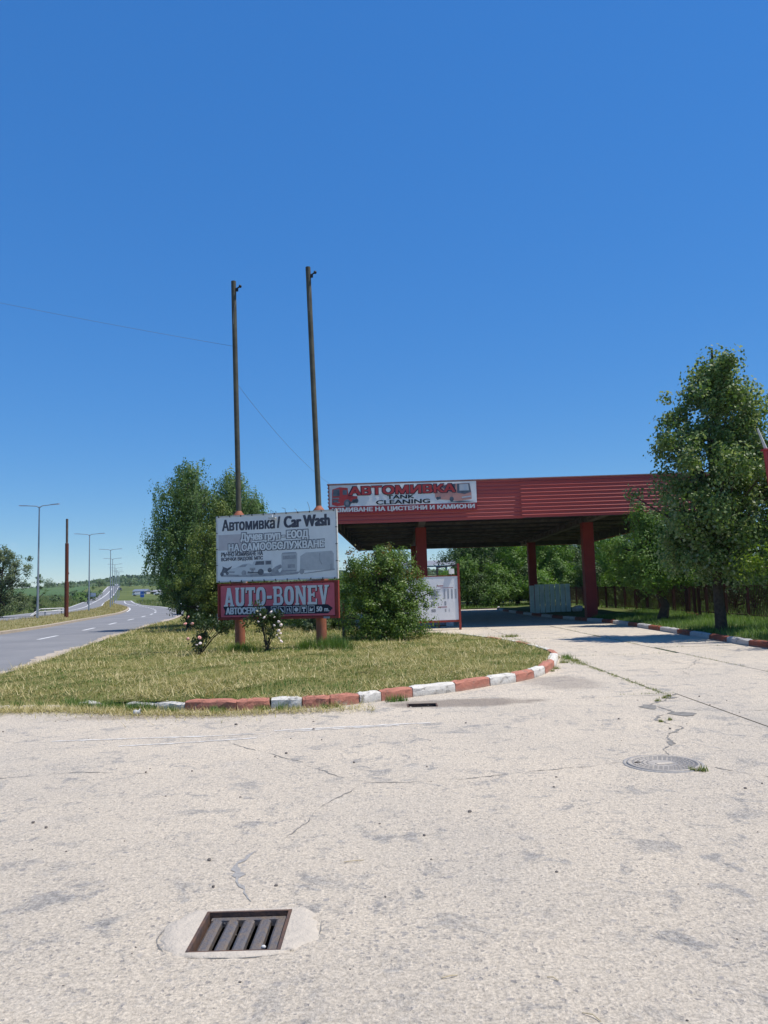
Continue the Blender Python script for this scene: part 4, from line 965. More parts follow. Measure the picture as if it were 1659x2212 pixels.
# ------------------------------------------------------------------ sheet metal screen, sack
sc_ = empty('metal_screen', (9.0, 42.6, .1), R(-3), 'pale green corrugated metal screen standing under the canopy by the column', 'screen')
for k in range(8):
    mb = MB(); x = -1.12 + k * .28; tilt = .06 if k < 2 else 0; zt = 1.56 - (.0 if k else .05)
    prof = [(0, 0), (.015, -.05), (.05, -.05), (.065, 0), (.250, 0)]
    v = [(x + a, b - tilt * (1 if z else 0), z) for z in (.0, zt) for a, b in prof]
    mb.add(v, [(i, i + 1, i + 6, i + 5) for i in range(4)]); mb.build('panel', M['screen'], sc_)
for zz in (.35, 1.2): mb = MB(); mb.bbox((-1.15, .02, zz), (1.15, .05, zz + .05)); mb.build('rail', M['rust_grey'], sc_)
for xx in (-1.0, .95): mb = MB(); mb.bbox((xx, .055, -.1), (xx + .05, .1, 1.4)); mb.build('prop', M['rust_grey'], sc_)
mb = MB(); mb.ball((0, 0, .17), .26, 12, 8, (1.1, .8, .75)); mb.ball((.12, .05, .22), .17, 10, 6, (1.2, .8, .9)); mb.ball((.25, 0, .3), .06, 8, 5, (1, .6, .8))
o = mb.build('sack', M['sack']); o.location = (10.3, 42.0, .1); tag(o, 'crumpled white sack on the kerb beside the green metal screen', 'sack')

# ------------------------------------------------------------------ fence along the verge
posts_y = [20.6 + 1.78 * k for k in range(21)]
FXX = 12.9
for s0 in range(0, 1):
    fn = empty('fence', (FXX, 20.6, .22), 0, 'rusty red bar fence along the back of the grass verge', 'fence')
    for k, y in enumerate(posts_y):
        mb = MB(); mb.bbox((-.05, y - 20.65, -.2), (.05, y - 20.55, 1.24)); mb.build('post', M['fence'], fn)
    bar = MB(); bar.tube([(0, 0, 0), (0, 0, 1.06)], .012, 4, True, False); bar_me = bar.mesh('bar'); bar_me.materials.append(M['fence'])
    for k in range(len(posts_y) - 1):
        y0, y1 = posts_y[k] - 20.6 + .05, posts_y[k + 1] - 20.6 - .05
        mb = MB(); mb.bbox((-.02, y0, 1.14), (.02, y1, 1.18)); mb.build('rail', M['fence'], fn); mb = MB(); mb.bbox((-.02, y0, .10), (.02, y1, .14)); ra = mb.build('rail', M['fence'], fn)
        nb = 14
        if k < 12:
            for i in range(nb):
                o = link('bar', bar_me, None, ra); o.location = (0, y0 + (y1 - y0) * (i + .5) / nb, .11)
        else:
            mb = MB()
            for i in range(nb): mb.box((0, y0 + (y1 - y0) * (i + .5) / nb, .64), (.016, .016, 1.0))
            mb.build('bar', M['fence'], ra)
gt = empty('fence_gate', (12.3, 31.2, .2), R(80), 'broken rusty red panel with a low rail leaning at the fence', 'gate')
mb = MB(); mb.bbox((-1.2, -.03, .02), (1.2, .03, .12)); mb.build('rail', M['frame_red'], gt)
for x in (-1.2, -.4, 1.2):
    mb = MB(); mb.bbox((x - .06, -.05, 0), (x + .06, .05, 1.15)); mb.build('upright', M['fence'], gt)

# red mast with a pale tip at the right edge
ms = empty('mast', (10.39, 19.8, .2), 0, 'slim red mast with a pale pointed tip at the right edge before the lime tree', 'mast')
mb = MB(); mb.tube([(0, 0, -.1), (-.34, 0, 3.8)], .05, 10); mb.build('pole', M['rust_grey'], ms)
mb = MB(); mb.tube([(-.34, 0, 3.8), (-.40, 0, 4.72)], .075, 12); mb.box((-.40, 0, 4.74), (.19, .19, .045)); mb.build('red_section', M['print_red'], ms)
mb = MB(); mb.tube([(-.40, 0, 4.76), (-.58, 0, 5.32)], [.042, .024], 10); mb.build('tip', M['frame_white'], ms)

# ------------------------------------------------------------------ steel shed far behind the canopy
sh = empty('steel_shed', (5.6, 76, 0), R(-2), 'open steel frame shed with blue posts and grey roof far behind the canopy', 'shed')
for k in range(6):
    mb = MB(); y = -1.2 + k * .9; z = 3.86 + k * .11
    mb.add([(-6, y, z), (6, y, z), (6, y + .86, z + .09), (-6, y + .86, z + .09), (-6, y, z + .03), (6, y, z + .03), (6, y + .86, z + .12), (-6, y + .86, z + .12)], [(0, 3, 2, 1), (4, 5, 6, 7), (0, 1, 5, 4), (2, 3, 7, 6)]); mb.build('roof_sheet', M['shed_roof'], sh)
mb = MB(); mb.bbox((-6, -1.25, 3.70), (6, -1.15, 3.83)); mb.build('eaves_beam', M['shed_blue'], sh)
for x in (-5.6, -2.6, .3, 3.2, 5.6):
    mb = MB(); mb.bbox((x - .11, -1.3, 0), (x + .11, -1.1, 3.7)); mb.build('post', M['shed_blue'], sh)
    mb = MB(); mb.bar((x, -1.2, 2.8), (x + 1.0, -1.2, 3.7), .06, .06); mb.bar((x, -1.2, 2.8), (x - 1.0, -1.2, 3.7), .06, .06); mb.build('brace', M['shed_roof'], sh)
for z in (2.75, 3.0, 3.25):
    mb = MB(); mb.bar((-6, 2.5, z), (6, 2.5, z + .15), .06, .10); mb.build('rail', M['frame_white'], sh)

# ------------------------------------------------------------------ drain grate, gully, manhole
dg_ = empty('drain_grate', ((G0 + G1) / 2, (GY0 + GY1) / 2, 0), 0, 'square cast iron drain grate with five bars set in smooth cement', 'drain')
hx, hy = (G1 - G0) / 2, (GY1 - GY0) / 2
mb = MB()
for (a, b) in [((-hx, -hy), (-hx, hy)), ((-hx, hy), (hx, hy)), ((hx, hy), (hx, -hy)), ((hx, -hy), (-hx, -hy))]:
    mb.add([(a[0], a[1], 0.002), (b[0], b[1], 0.002), (b[0], b[1], -.35), (a[0], a[1], -.35)], [(0, 1, 2, 3)])
mb.add([(-hx, -hy, -.35), (hx, -hy, -.35), (hx, hy, -.35), (-hx, hy, -.35)], [(0, 1, 2, 3)]); mb.build('pit', M['pit'], dg_)
mb = MB(); e = .016
mb.bbox((-hx + .001, -hy + .001, -.06), (-hx + e, hy - .001, .006)); mb.bbox((hx - e, -hy + .001, -.06), (hx - .001, hy - .001, .006)); mb.bbox((-hx + e, hy - e, -.06), (hx - e, hy - .001, .0055)); mb.bbox((-hx + e, -hy + .001, -.06), (hx - e, -hy + e, .001)); mb.build('frame', M['grate_rust'], dg_)
mb = MB(); mb.bbox((-hx + .03, hy - .055, -.05), (hx - .02, hy - .02, -.019)); mb.build('cross_bar', M['grate'], dg_); mb = MB(); mb.bbox((-hx + .03, -hy + .018, -.05), (hx - .02, -hy + .04, -.022)); mb.build('cross_bar', M['grate'], dg_)
for k in range(5):
    mb = MB(); x = -hx + .060 + k * .081; w = .027
    v = []
    for y in (-hy + .035, -hy + .1, 0, hy - .1, hy - .05):
        j = random.uniform(-.002, .002); v += [(x - w + j, y, -.055), (x - w + j, y, -.026), (x - w * .6 + j, y, -.018), (x + w * .6 + j, y, -.018), (x + w + j, y, -.026), (x + w + j, y, -.055)]
    mb.add(v, [(i * 6 + q, i * 6 + q + 1, i * 6 + q + 7, i * 6 + q + 6) for i in range(4) for q in range(5)], False); mb.build('bar', M['grate'], dg_)
g = random.Random(4); mb = MB(); v = []; ca0 = math.atan2(hy, hx)
angs = sorted([2 * math.pi * i / 36 + .03 for i in range(36)] + [ca0, math.pi - ca0, math.pi + ca0, 2 * math.pi - ca0]); n_ = len(angs)
for t in angs:
    ca, sa = math.cos(t), math.sin(t)
    sx = hx / max(abs(ca), 1e-6); sy = hy / max(abs(sa), 1e-6); r = min(sx, sy)
    ox = .375 * math.copysign(abs(ca) ** .8, ca) * (1 + g.uniform(-.08, .07)); oy = (.25 if sa > 0 else .285) * math.copysign(abs(sa) ** .75, sa) * (1 + g.uniform(-.04, .04))
    ox = ox if abs(ox) > abs(ca * r) * 1.12 else ca * r * 1.12; oy = oy if abs(oy) > abs(sa * r) * 1.12 else sa * r * 1.12; v += [(ca * r * 1.003, sa * r * 1.003, .004), ((ca * r + ox) / 2, (sa * r + oy) / 2, .008), (ox * .97, oy * .97, .006), (ox, oy, -.002)]
mb.add(v, [(4 * i + k, 4 * i + k + 1, 4 * ((i + 1) % n_) + k + 1, 4 * ((i + 1) % n_) + k) for i in range(n_) for k in range(3)], True); mb.build('cement_collar', M['cement'], dg_)
cxx, cyy = (G0 + G1) / 2, (GY0 + GY1) / 2
for k_, (t0, t1, ww) in enumerate([(2.6, 3.8, .010), (4.2, 5.3, .010), (5.9, 6.5, .008)]):
    crack([(cxx + .385 * math.copysign(abs(math.cos(t0 + (t1 - t0) * i / 8)) ** .8, math.cos(t0 + (t1 - t0) * i / 8)), cyy + (.255 if math.sin(t0 + (t1 - t0) * i / 8) > 0 else .29) * math.copysign(abs(math.sin(t0 + (t1 - t0) * i / 8)) ** .75, math.sin(t0 + (t1 - t0) * i / 8))) for i in range(9)], ww, 30 + k_, jag=.012)
mb = MB(); mb.ball((0, 0, 0), .012, 7, 5, (1, .8, .7)); o = mb.build('stone_chip', M['frame_white']); o.location = (-.61, 3.70, -.006); tag(o, 'small white stone chip lying on the drain grate bars', 'stone')
gu = empty('gully', ((K0 + K1) / 2, (KY0 + KY1) / 2, 0), 0, 'open rectangular gully hole without its lid beside the painted kerb', 'gully')
hx, hy = (K1 - K0) / 2, (KY1 - KY0) / 2; mb = MB()
for (a, b) in [((-hx, -hy), (-hx, hy)), ((-hx, hy), (hx, hy)), ((hx, hy), (hx, -hy)), ((hx, -hy), (-hx, -hy))]: mb.add([(a[0], a[1], 0.001), (b[0], b[1], 0.001), (b[0], b[1], -.3), (a[0], a[1], -.3)], [(0, 1, 2, 3)])
mb.add([(-hx, -hy, -.3), (hx, -hy, -.3), (hx, hy, -.3), (-hx, hy, -.3)], [(0, 1, 2, 3)]); mb.build('pit', M['pit'], gu)
mb = MB(); mb.bbox((-hx, -hy, -.05), (-hx + .02, hy, .005)); mb.bbox((hx - .02, -hy, -.05), (hx, hy, .005)); mb.bbox((-hx + .02, hy - .02, -.05), (hx - .02, hy, .0045)); mb.build('frame', M['grate_rust'], gu)
mb = MB(); mb.box((-.12, .0, -.06), (.12, .12, .05), Matrix.Rotation(R(15), 3, 'Y')); mb.build('broken_lid', M['cement'], gu)
mh = empty('manhole_cover', (2.40, 7.0, 0), R(10), 'round worn iron manhole cover level with the concrete', 'manhole cover')
mb = MB(); mb.lathe([(.345, -.002), (.34, .007), (.318, .008), (.312, .001)], 40); mb.build('frame', M['crack_pale'], mh)
mb = MB(); mb.lathe([(.307, .002), (.305, .013), (.285, .014), (.284, .008), (.001, .0085)], 40); co_ = mb.build('cover', M['cover'], mh)
for r in (.255, .215, .175, .135):
    n_ = int(r * 150)
    mb = MB()
    for i in range(n_):
        t = 2 * math.pi * i / n_; mb.box((r * math.cos(t), r * math.sin(t), .010), (.026, .017, .003), Matrix.Rotation(t + math.pi / 2, 3, 'Z'))
    mb.build('stud_ring', M['cover'], co_)['kind'] = 'stuff'
mb = MB(); mb.box((0, -.03, .010), (.15, .06, .005)); mb.build('name_plate', M['cement'], co_)
mb = MB(); mb.box((-.20, .08, .011), (.05, .02, .006)); mb.build('lift_slot', M['pit'], co_)

# ------------------------------------------------------------------ street lamps on the median, rusty pole
def make_lamp():
    r = empty('street_lamp', (0, 0, 0)); tag(r, None, 'street lamp', 'street lamps along the median')
    mb = MB(); mb.tube([(0, 0, -.2), (0, 0, 9.05)], [.095, .05], 10); mb.lathe([(.16, 0), (.16, .03), (.10, .05)], 12); mb.build('pole', M['steel'], r)
    for s in (-1, 1):
        mb = MB(); mb.tube([(0, 0, 8.95), (s * .25, 0, 9.10), (s * 1.05, 0, 9.16)], [.04, .035, .03], 8); mb.build('arm', M['steel'], r)
        mb = MB(); mb.add([(s * 1.0, -.06, 9.13), (s * 1.0, .06, 9.13), (s * 1.75, .12, 9.17), (s * 1.75, -.12, 9.17), (s * 1.0, -.05, 9.20), (s * 1.0, .05, 9.20), (s * 1.72, .09, 9.235), (s * 1.72, -.09, 9.235)], [(0, 1, 2, 3), (4, 7, 6, 5), (0, 4, 5, 1), (2, 6, 7, 3), (0, 3, 7, 4), (1, 5, 6, 2)]); mb.build('lamp_head', M['steel'], r)
    return r
lp = make_lamp()
lamps = [(-27.95, 62), (-35.0, 91), (-43.2, 121), (-53.5, 151), (-63.6, 181), (-73.8, 211), (-84, 241), (-94, 271), (-104, 301)]
names = ['nearest tall street lamp with two arms, left of the rusty pole', 'second street lamp, just right of the rusty pole beside the motorcyclist', 'third street lamp, standing at the wide end of the median', 'fourth street lamp along the median, right behind the third', 'fifth street lamp along the receding median row', 'sixth street lamp along the receding median row', 'seventh street lamp along the receding median row', 'eighth street lamp along the receding median row', 'farthest and smallest street lamp of the median row']
for i, (x, y) in enumerate(lamps):
    o = lp if i == 0 else copy_tree(lp)
    o.location = (x, y, hz(x, y) + .12); o.rotation_euler = (0, 0, R(-8 if i < 1 else 6)); o['label'] = names[i]
rpz = empty('rusty_pole', (-25.65, 62, .1), 0, 'bare rusty steel pole on the median between two street lamps', 'pole')
mb = MB(); mb.tube([(0, 0, -.1), (0, 0, 2.9)], .165, 12); mb.build('lower_tube', M['rust'], rpz)
mb = MB(); mb.tube([(0, 0, 2.9), (-.02, 0, 6.0)], .14, 12); mb.lathe([(.165, 2.9), (.14, 2.95)], 12); mb.box((.15, 0, 3.6), (.06, .06, .12)); mb.build('middle_tube', M['rust'], rpz)
mb = MB(); mb.tube([(-.02, 0, 6.0), (-.03, 0, 8.0)], .095, 12); mb.lathe([(.14, 6.0), (.095, 6.06)], 12, (-.02, 0, 0)); mb.build('upper_tube', M['rust_grey'], rpz)

# overhead wires
def wire(name, a, b, sag, label, r=.008):
    a, b = Vector(a), Vector(b); pts = []
    for i in range(17):
        t = i / 16; p = a.lerp(b, t); p.z -= sag * 4 * t * (1 - t); pts.append(p)
    mb = MB(); mb.tube(pts, r, 5); tag(mb.build(name, M['wire']), label, 'wire')
wire('wire', (-16.5, 20.0, 11.2), (-4.04, 20.85, 8.48), .10, 'thin overhead wire running left from the left billboard pole', .004)
wire('wire', (-3.98, 20.85, 7.43), (-2.03, 31.5, 5.9), .28, 'thin slack wire from the left billboard pole to the canopy corner', .0045)

# guardrail end
gr = empty('guardrail', (-35.2, 79.5, 0), R(62), 'short bent end of a pale guardrail beside the far carriageway', 'guardrail')
for z in (.45, .72):
    mb = MB(); mb.tube([(-1.6, 0, .05), (-.9, 0, z * .7), (-.4, 0, z), (2.4, 0, z)], .06, 6); mb.build('rail', M['frame_white'], gr)
for x in (.2, 2.2):
    mb = MB(); mb.box((x, .06, .36), (.1, .1, .72)); mb.build('post', M['steel'], gr)

# ------------------------------------------------------------------ vehicles, motorcyclist, far signs and buildings
def make_car(name, paint):
    r = empty(name, (0, 0, 0))
    prof = [(-2.1, .35), (-2.15, .75), (-1.95, .95), (-1.45, 1.0), (-.75, 1.42), (.75, 1.45), (1.45, 1.02), (2.05, .88), (2.15, .55), (2.1, .32)]
    mb = MB(); v = []
    for y, k in ((-.85, .0), (-.88, .5), (.88, .5), (.85, .0)):
        for x, z in prof: v.append((x, y * (1 if z < 1.05 else .82), z))
    n = len(prof)
    mb.add(v, [(j * n + i, j * n + (i + 1) % n, (j + 1) * n + (i + 1) % n, (j + 1) * n + i) for j in range(3) for i in range(n)]); mb.add(v[:n], [tuple(range(n))]); mb.add(v[-n:], [tuple(reversed(range(n)))])
    mb.build('body', M[paint], r)
    mb = MB(); mb.add([(1.42, -.68, 1.06), (1.42, .68, 1.06), (.80, .64, 1.42), (.80, -.64, 1.42)], [(0, 1, 2, 3)]); mb.v = [(x + .025, y, z + .015) for x, y, z in mb.v]; mb.build('windscreen', M['glass'], r)
    mb = MB(); mb.add([(-1.40, -.68, 1.05), (-1.40, .68, 1.05), (-.80, .64, 1.40), (-.80, -.64, 1.40)], [(3, 2, 1, 0)]); mb.v = [(x - .025, y, z + .015) for x, y, z in mb.v]; mb.build('rear_window', M['glass'], r)
    for s in (-1, 1):
        mb = MB(); mb.add([(-1.1, s * .80, 1.06), (1.2, s * .80, 1.06), (.72, s * .735, 1.38), (-.68, s * .735, 1.37)], [(0, 1, 2, 3)]); mb.build('side_window', M['glass'], r)
        for x in (-1.3, 1.35):
            mb = MB(); mb.tube([(x, s * .72, .32), (x, s * .90, .32)], .32, 14, True, False); mb.build('wheel', M['tyre'], r)
        mb = MB(); mb.box((2.13, s * .62, .70), (.06, .34, .13)); mb.build('headlight', M['frame_white'], r)
    return r
def place_car(x, y, rz, paint, label):
    c = make_car('car', paint); c.location = (x, y, hz(x, y) + .01); c.rotation_euler = (0, 0, rz); tag(c, label, 'car')
place_car(-17.7, 69.0, R(-70), 'car_white', 'pale car coming along the road, half hidden behind the cedar foliage')
place_car(-164, 470, R(-72), 'car_white', 'distant white car at the top of the far carriageway')
place_car(-131, 380, R(-72), 'car_dark', 'distant dark car on the far carriageway behind the lamp row')
place_car(-88, 300, R(10), 'car_white', 'white car parked on the grass before the far warehouse')
place_car(-66, 262, R(5), 'car_white', 'white car parked beside the grey roadside sign far away')
place_car(-95, 296, R(0), 'car_white', 'small white car parked farthest left before the warehouse')
# motorcycle with rider
mc = empty('motorcycle', (-62.5, 170, hz(-62.5, 170)), R(-70), 'dark motorcycle riding on the far carriageway beside the second lamp', 'motorcycle')
mc.location = (-65.5, 170, hz(-65.5, 170))
for x in (-.68, .72):
    mb = MB(); n_ = 16; ring = [(x + .26 * math.cos(6.2832 * i / n_), 0, .31 + .26 * math.sin(6.2832 * i / n_)) for i in range(n_ + 1)]; mb.tube(ring, .055, 6, False); mb.build('wheel', M['tyre'], mc)
mb = MB(); mb.tube([(-.75, 0, .72), (-.3, 0, .78), (.1, 0, .85), (.35, 0, .88), (.5, 0, .75)], [.08, .13, .16, .15, .08], 8); mb.tube([(.0, 0, .35), (.0, 0, .7)], .17, 8); mb.build('body', M['car_dark'], mc)
mb = MB(); mb.tube([(.72, .07, .31), (.48, .07, .95)], .025, 6); mb.tube([(.72, -.07, .31), (.48, -.07, .95)], .025, 6); mb.tube([(.40, -.36, 1.0), (.46, 0, .97), (.40, .36, 1.0)], .02, 6); mb.build('fork', M['steel'], mc)
mb = MB(); mb.ball((.62, 0, .86), .1, 8, 6); mb.build('headlight', M['frame_white'], mc)
try:
    J = [((-.20, 0, .88), .15), ((-.12, 0, 1.12), .16), ((.02, 0, 1.38), .18), ((.08, 0, 1.50), .07), ((.12, 0, 1.62), .11), ((.14, 0, 1.74), .10),
         ((.02, .20, 1.38), .075), ((.22, .30, 1.18), .055), ((.40, .34, 1.02), .045), ((.02, -.20, 1.38), .075), ((.22, -.30, 1.18), .055), ((.40, -.34, 1.02), .045),
         ((-.10, .14, .86), .10), ((.22, .22, .74), .075), ((-.02, .22, .38), .055), ((.12, .22, .32), .045), ((-.10, -.14, .86), .10), ((.22, -.22, .74), .075), ((-.02, -.22, .38), .055), ((.12, -.22, .32), .045)]
    E_ = [(0, 1), (1, 2), (2, 3), (3, 4), (4, 5), (2, 6), (6, 7), (7, 8), (2, 9), (9, 10), (10, 11), (0, 12), (12, 13), (13, 14), (14, 15), (0, 16), (16, 17), (17, 18), (18, 19)]
    me = bpy.data.meshes.new('person'); me.from_pydata([j[0] for j in J], E_, []); po = link('person', me, M['dark'])
    bpy.context.view_layer.objects.active = po; po.select_set(True); bpy.ops.object.modifier_add(type='SKIN'); po.select_set(False)
    for i, j in enumerate(J): me.skin_vertices[0].data[i].radius = (j[1], j[1]); me.skin_vertices[0].data[i].use_root = (i == 0)
    s = po.modifiers.new('sub', 'SUBSURF'); s.levels = 1; s.render_levels = 1
    po.location = mc.location; po.rotation_euler = mc.rotation_euler
    tag(po, 'person in dark riding gear seated on the motorcycle on the far carriageway', 'person')
    mb = MB(); mb.ball((.13, 0, 1.68), .15, 10, 8, (1.05, .95, 1.05)); mb.build('helmet', M['frame_white'], po)
except Exception as ex:
    print('rider', ex)
def road_sign(x, y, w, h, zc, mat, label, n=2, rz=0):
    s = empty('road_sign', (x, y, hz(x, y)), rz, label, 'road sign')
    mb = MB(); mb.bbox((-w / 2, -.03, zc - h / 2), (w / 2, .03, zc + h / 2)); mb.build('panel', M[mat], s)
    for k in range(n):
        px = 0 if n == 1 else (-w * .32 + k * w * .64); mb = MB(); mb.tube([(px, .07, -.3), (px, .07, zc + h / 2 - .05)], .045, 8); mb.build('post', M['steel'], s)
    mb = MB(); mb.bbox((-w / 2 + .08, -.036, zc - .08), (w / 2 - .08, -.031, zc + .06)); mb.build('pale_band', M['sign_back'] if mat == 'blue_sign' else M['frame_white'], s)
road_sign(-60.0, 190, .95, 1.5, 2.0, 'blue_sign', 'blue road sign at the foot of the receding lamp row', 1)
road_sign(-45.0, 168, 2.1, 1.7, 1.6, 'sign_back', 'pale blue grey roadside panel in front of the light green tree', 2, R(-8))
road_sign(-52.0, 185, 1.5, 1.1, 2.4, 'sign_back', 'small grey panel left of the larger pale blue roadside panel', 1, R(-8))
road_sign(-88, 232, 1.6, 1.1, 1.9, 'sign_back', 'grey sign back on the verge left of the far carriageway', 1)
wh = empty('warehouse', (-104.5, 330, hz(-104, 330) - .3), R(-8), 'low distant warehouse with long blue grey roof below the hill', 'building'); wh.scale = (.62, .62, .62)
mb = MB(); mb.bbox((-5, -3, 0), (5, 3, 2.3)); mb.build('wall', M['wall_pale'], wh)
mb = MB(); mb.prism([(-3.4, 2.2), (3.4, 2.2), (0, 3.7)], -5.3, 5.3); rr = mb.build('roof', M['roof_blue'], wh); rr.rotation_euler = (0, 0, R(90))
for k in range(5):
    mb = MB(); mb.bbox((-4.4 + k * 1.9, -3.05, .8), (-3.4 + k * 1.9, -3.01, 1.7)); mb.build('window', M['glass'], wh)
wh2 = empty('shed', (-98.8, 333, hz(-95, 333) - .3), R(-5), 'low brown shed right of the distant blue roofed warehouse', 'building'); wh2.scale = (.6, .6, .6)
mb = MB(); mb.bbox((-3.4, -3, 0), (3.4, 3, 2.0)); mb.build('wall', M['wall_brown'], wh2); mb = MB(); mb.prism([(-3.4, 1.9), (3.4, 1.9), (0, 3.1)], -3.6, 3.6); rr = mb.build('roof', M['shed_roof'], wh2); rr.rotation_euler = (0, 0, R(90))
mb = MB(); mb.bbox((-1.0, -3.05, 0), (1.0, -3.01, 1.7)); mb.build('door', M['glass'], wh2)

# ------------------------------------------------------------------ grass
def blades(name, P, length, width, lean, mat, parent=None, kind='stuff', tone=None):
    """P (n,3) base points; bent two-segment blades"""
    n = len(P); ang = RNG.uniform(0, 2 * np.pi, n); L = length * RNG.uniform(.5, 1.3, n); ln = lean * RNG.uniform(.4, 1.5, n)
    d = np.c_[np.cos(ang), np.sin(ang)]; sx = np.c_[-d[:, 1], d[:, 0]] * (width * RNG.uniform(.6, 1.4, n))[:, None] / 2
    up = np.cos(np.clip(ln, 0, 1.5)); out = np.sin(np.clip(ln, 0, 1.5))
    tip = P.copy(); tip[:, :2] += d * (L * out)[:, None]; tip[:, 2] += L * up
    a = P.copy(); a[:, :2] -= sx; b = P.copy(); b[:, :2] += sx
    q = np.stack([a, b, tip], axis=1)
    t = RNG.random(n) if tone is None else np.clip(tone + RNG.normal(0, .22, n), 0, 1)
    o = np_mesh(name, q, 3, t, mat, parent)
    if kind: o['kind'] = kind
    return o
def scatter(poly, n, fall=None, ymax=None):
    p = np.array(poly); lo, hi = p.min(0), p.max(0)
    if ymax: hi[1] = min(hi[1], ymax)
    out = []
    got = 0
    while got < n:
        m = n * 3; x = RNG.uniform(lo[0], hi[0], m); y = lo[1] + (hi[1] - lo[1]) * RNG.random(m) ** (fall or 1)
        k = inside(x, y, poly); out.append(np.c_[x[k], y[k]]); got += k.sum()
    return np.concatenate(out)[:n]
def patchy(x, y, s=1.0):
    return .5 + .25 * np.sin(x * 1.1 * s + 1.7 * np.sin(y * .8 * s)) + .25 * np.sin(y * 1.5 * s + 1.3 * np.sin(x * 1.9 * s + 2))
q = scatter(island, 150000, 1.7, 48); z = isl_z(q[:, 0], q[:, 1]); far_k = 1 + np.clip(q[:, 1] - 14, 0, 30) * .03
tn = np.clip(patchy(q[:, 0], q[:, 1]) * .7 + .35 * patchy(q[:, 0] * 3.1 + 2, q[:, 1] * 2.7) - .12, 0, 1)
blades('mown_grass', np.c_[q, z - .01], .065 * far_k, .010 * far_k, .75, F_['grass'], tone=tn)['label'] = 'short mown grass growing over the island'
q = scatter(island, 95000, 1.7, 45); z = isl_z(q[:, 0], q[:, 1]); far_k = 1 + np.clip(q[:, 1] - 14, 0, 30) * .03
k = patchy(q[:, 0] + 5, q[:, 1] * 1.3, 1.3) > RNG.random(len(q)) * .55 + .22; q, z, far_k = q[k], z[k], far_k[k]
blades('cut_hay', np.c_[q, z + .022], .15 * far_k, .009 * far_k, 1.42, F_['hay'])['label'] = 'dry cut hay lying over the island grass'
# uneven growth: low green weeds and little heaps of cut hay
cw = scatter(island, 150, 1.6, 40); q = np.repeat(cw, 45, 0) + RNG.normal(0, 1, (150 * 45, 2)) * np.repeat(RNG.uniform(.05, .22, 150), 45)[:, None]
q = q[inside(q[:, 0], q[:, 1], island)]; blades('island_weeds', np.c_[q, isl_z(q[:, 0], q[:, 1]) - .01], .10, .013, .7, F_['lush'])['label'] = 'low green weeds dotted over the island'
cw = scatter(island, 130, 1.6, 36); q = np.repeat(cw, 70, 0) + RNG.normal(0, 1, (130 * 70, 2)) * np.repeat(RNG.uniform(.08, .35, 130), 70)[:, None] * [1.4, .7]
q = q[inside(q[:, 0], q[:, 1], island)]; blades('cut_hay', np.c_[q, isl_z(q[:, 0], q[:, 1]) + RNG.uniform(.02, .07, len(q))], .24, .010, 1.45, F_['hay'])['label'] = 'small heaps of cut hay on the island'
# straws and small tufts spilling over the kerb line onto the concrete
n = 16000; x = RNG.uniform(-7, -.2, n); base = np.interp(x, [-7, -5.9, -4.8, -3.4, -2.2, -.2], [11.6, 11.4, 11.3, 10.75, 10.5, 10.6]); y = base + RNG.normal(.12, .22, n) * (.4 + 1.6 * RNG.random(n) ** 2)
keep = ~inside(x, y, island) & (RNG.random(n) < np.clip(1.25 - (x + 7) * .16, .15, 1)); x, y = x[keep], y[keep]
blades('cut_hay', np.c_[x, y, np.full(len(x), .012)], .12, .008, 1.45, F_['hay'])['label'] = 'straws of hay scattered on the concrete along the kerb'
tuft_spots = [(-4.5, 11.6, .22), (-4.1, 11.35, .18), (-3.6, 11.1, .22), (-3.45, 11.1, .25), (-3.05, 10.9, .16), (-2.35, 10.72, .16), (-2.42, 10.80, .14), (-1.75, 10.85, .14), (-1.5, 10.82, .14), (-1.3, 10.84, .1), (-.9, 10.86, .13), (-.75, 10.9, .12), (.05, 11.3, .17), (.18, 11.36, .14), (3.95, 17.3, .15), (-4.75, 11.8, .2), (-4.9, 12.0, .2), (-4.2, 11.55, .2), (-3.95, 11.45, .18), (-3.75, 11.3, .14), (-5.3, 11.9, .16), (-5.7, 12.0, .14), (3.9, 16.9, .15), (3.95, 16.4, .10), (3.6, 16.1, .12), (3.2, 15.0, .1), (3.05, 14.6, .08), (2.55, 6.72, .055), (2.62, 6.70, .075), (3.25, 9.15, .06), (3.1, 9.05, .05), (3.62, 10.6, .07), (3.8, 10.85, .08), (3.9, 11.0, .07)]
for (x, y, s) in tuft_spots:
    n = int(90 * s / .15); p = np.c_[RNG.normal(x, s * .35, n), RNG.normal(y, s * .25, n), np.full(n, .0)]
    o = blades('grass_tuft', p, s * .75, .009, .6, F_['grass' if s < .13 else 'lush'], kind=None); o.location = (0, 0, 0)
    tag(o, 'small weed tuft growing at a kerb or joint of the concrete', 'weed', 'small weed tufts on the concrete')
# weeds along open slab joints
P_ = []
for (a, b, n, w) in [((3.96, 11.4), (3.9, 17.4), 1500, .03), ((3.9, 15.6), (3.85, 17.6), 1300, .10), ((6.59, 12), (6.44, 29.5), 1100, .02), ((3.3, 11.31), (4.1, 11.31), 150, .02), ((4.0, 17.6), (6.5, 17.62), 200, .03), ((3.94, 19), (3.93, 24), 500, .05), ((6.6, 19.2), (9, 19.2), 200, .03), ((4, 23.7), (6.4, 23.7), 200, .03), ((2.3, 24.3), (3.9, 21.5), 300, .08), ((6.6, 21), (8.7, 20.5), 100, .1)]:
    t = RNG.random(n) ** 1.0; t = t[(np.sin(t * 37) + np.sin(t * 91 + 1)) > -.9]; P_.append(np.c_[a[0] + (b[0] - a[0]) * t + RNG.normal(0, w, len(t)), a[1] + (b[1] - a[1]) * t + RNG.normal(0, w, len(t)), np.full(len(t), -.02)])
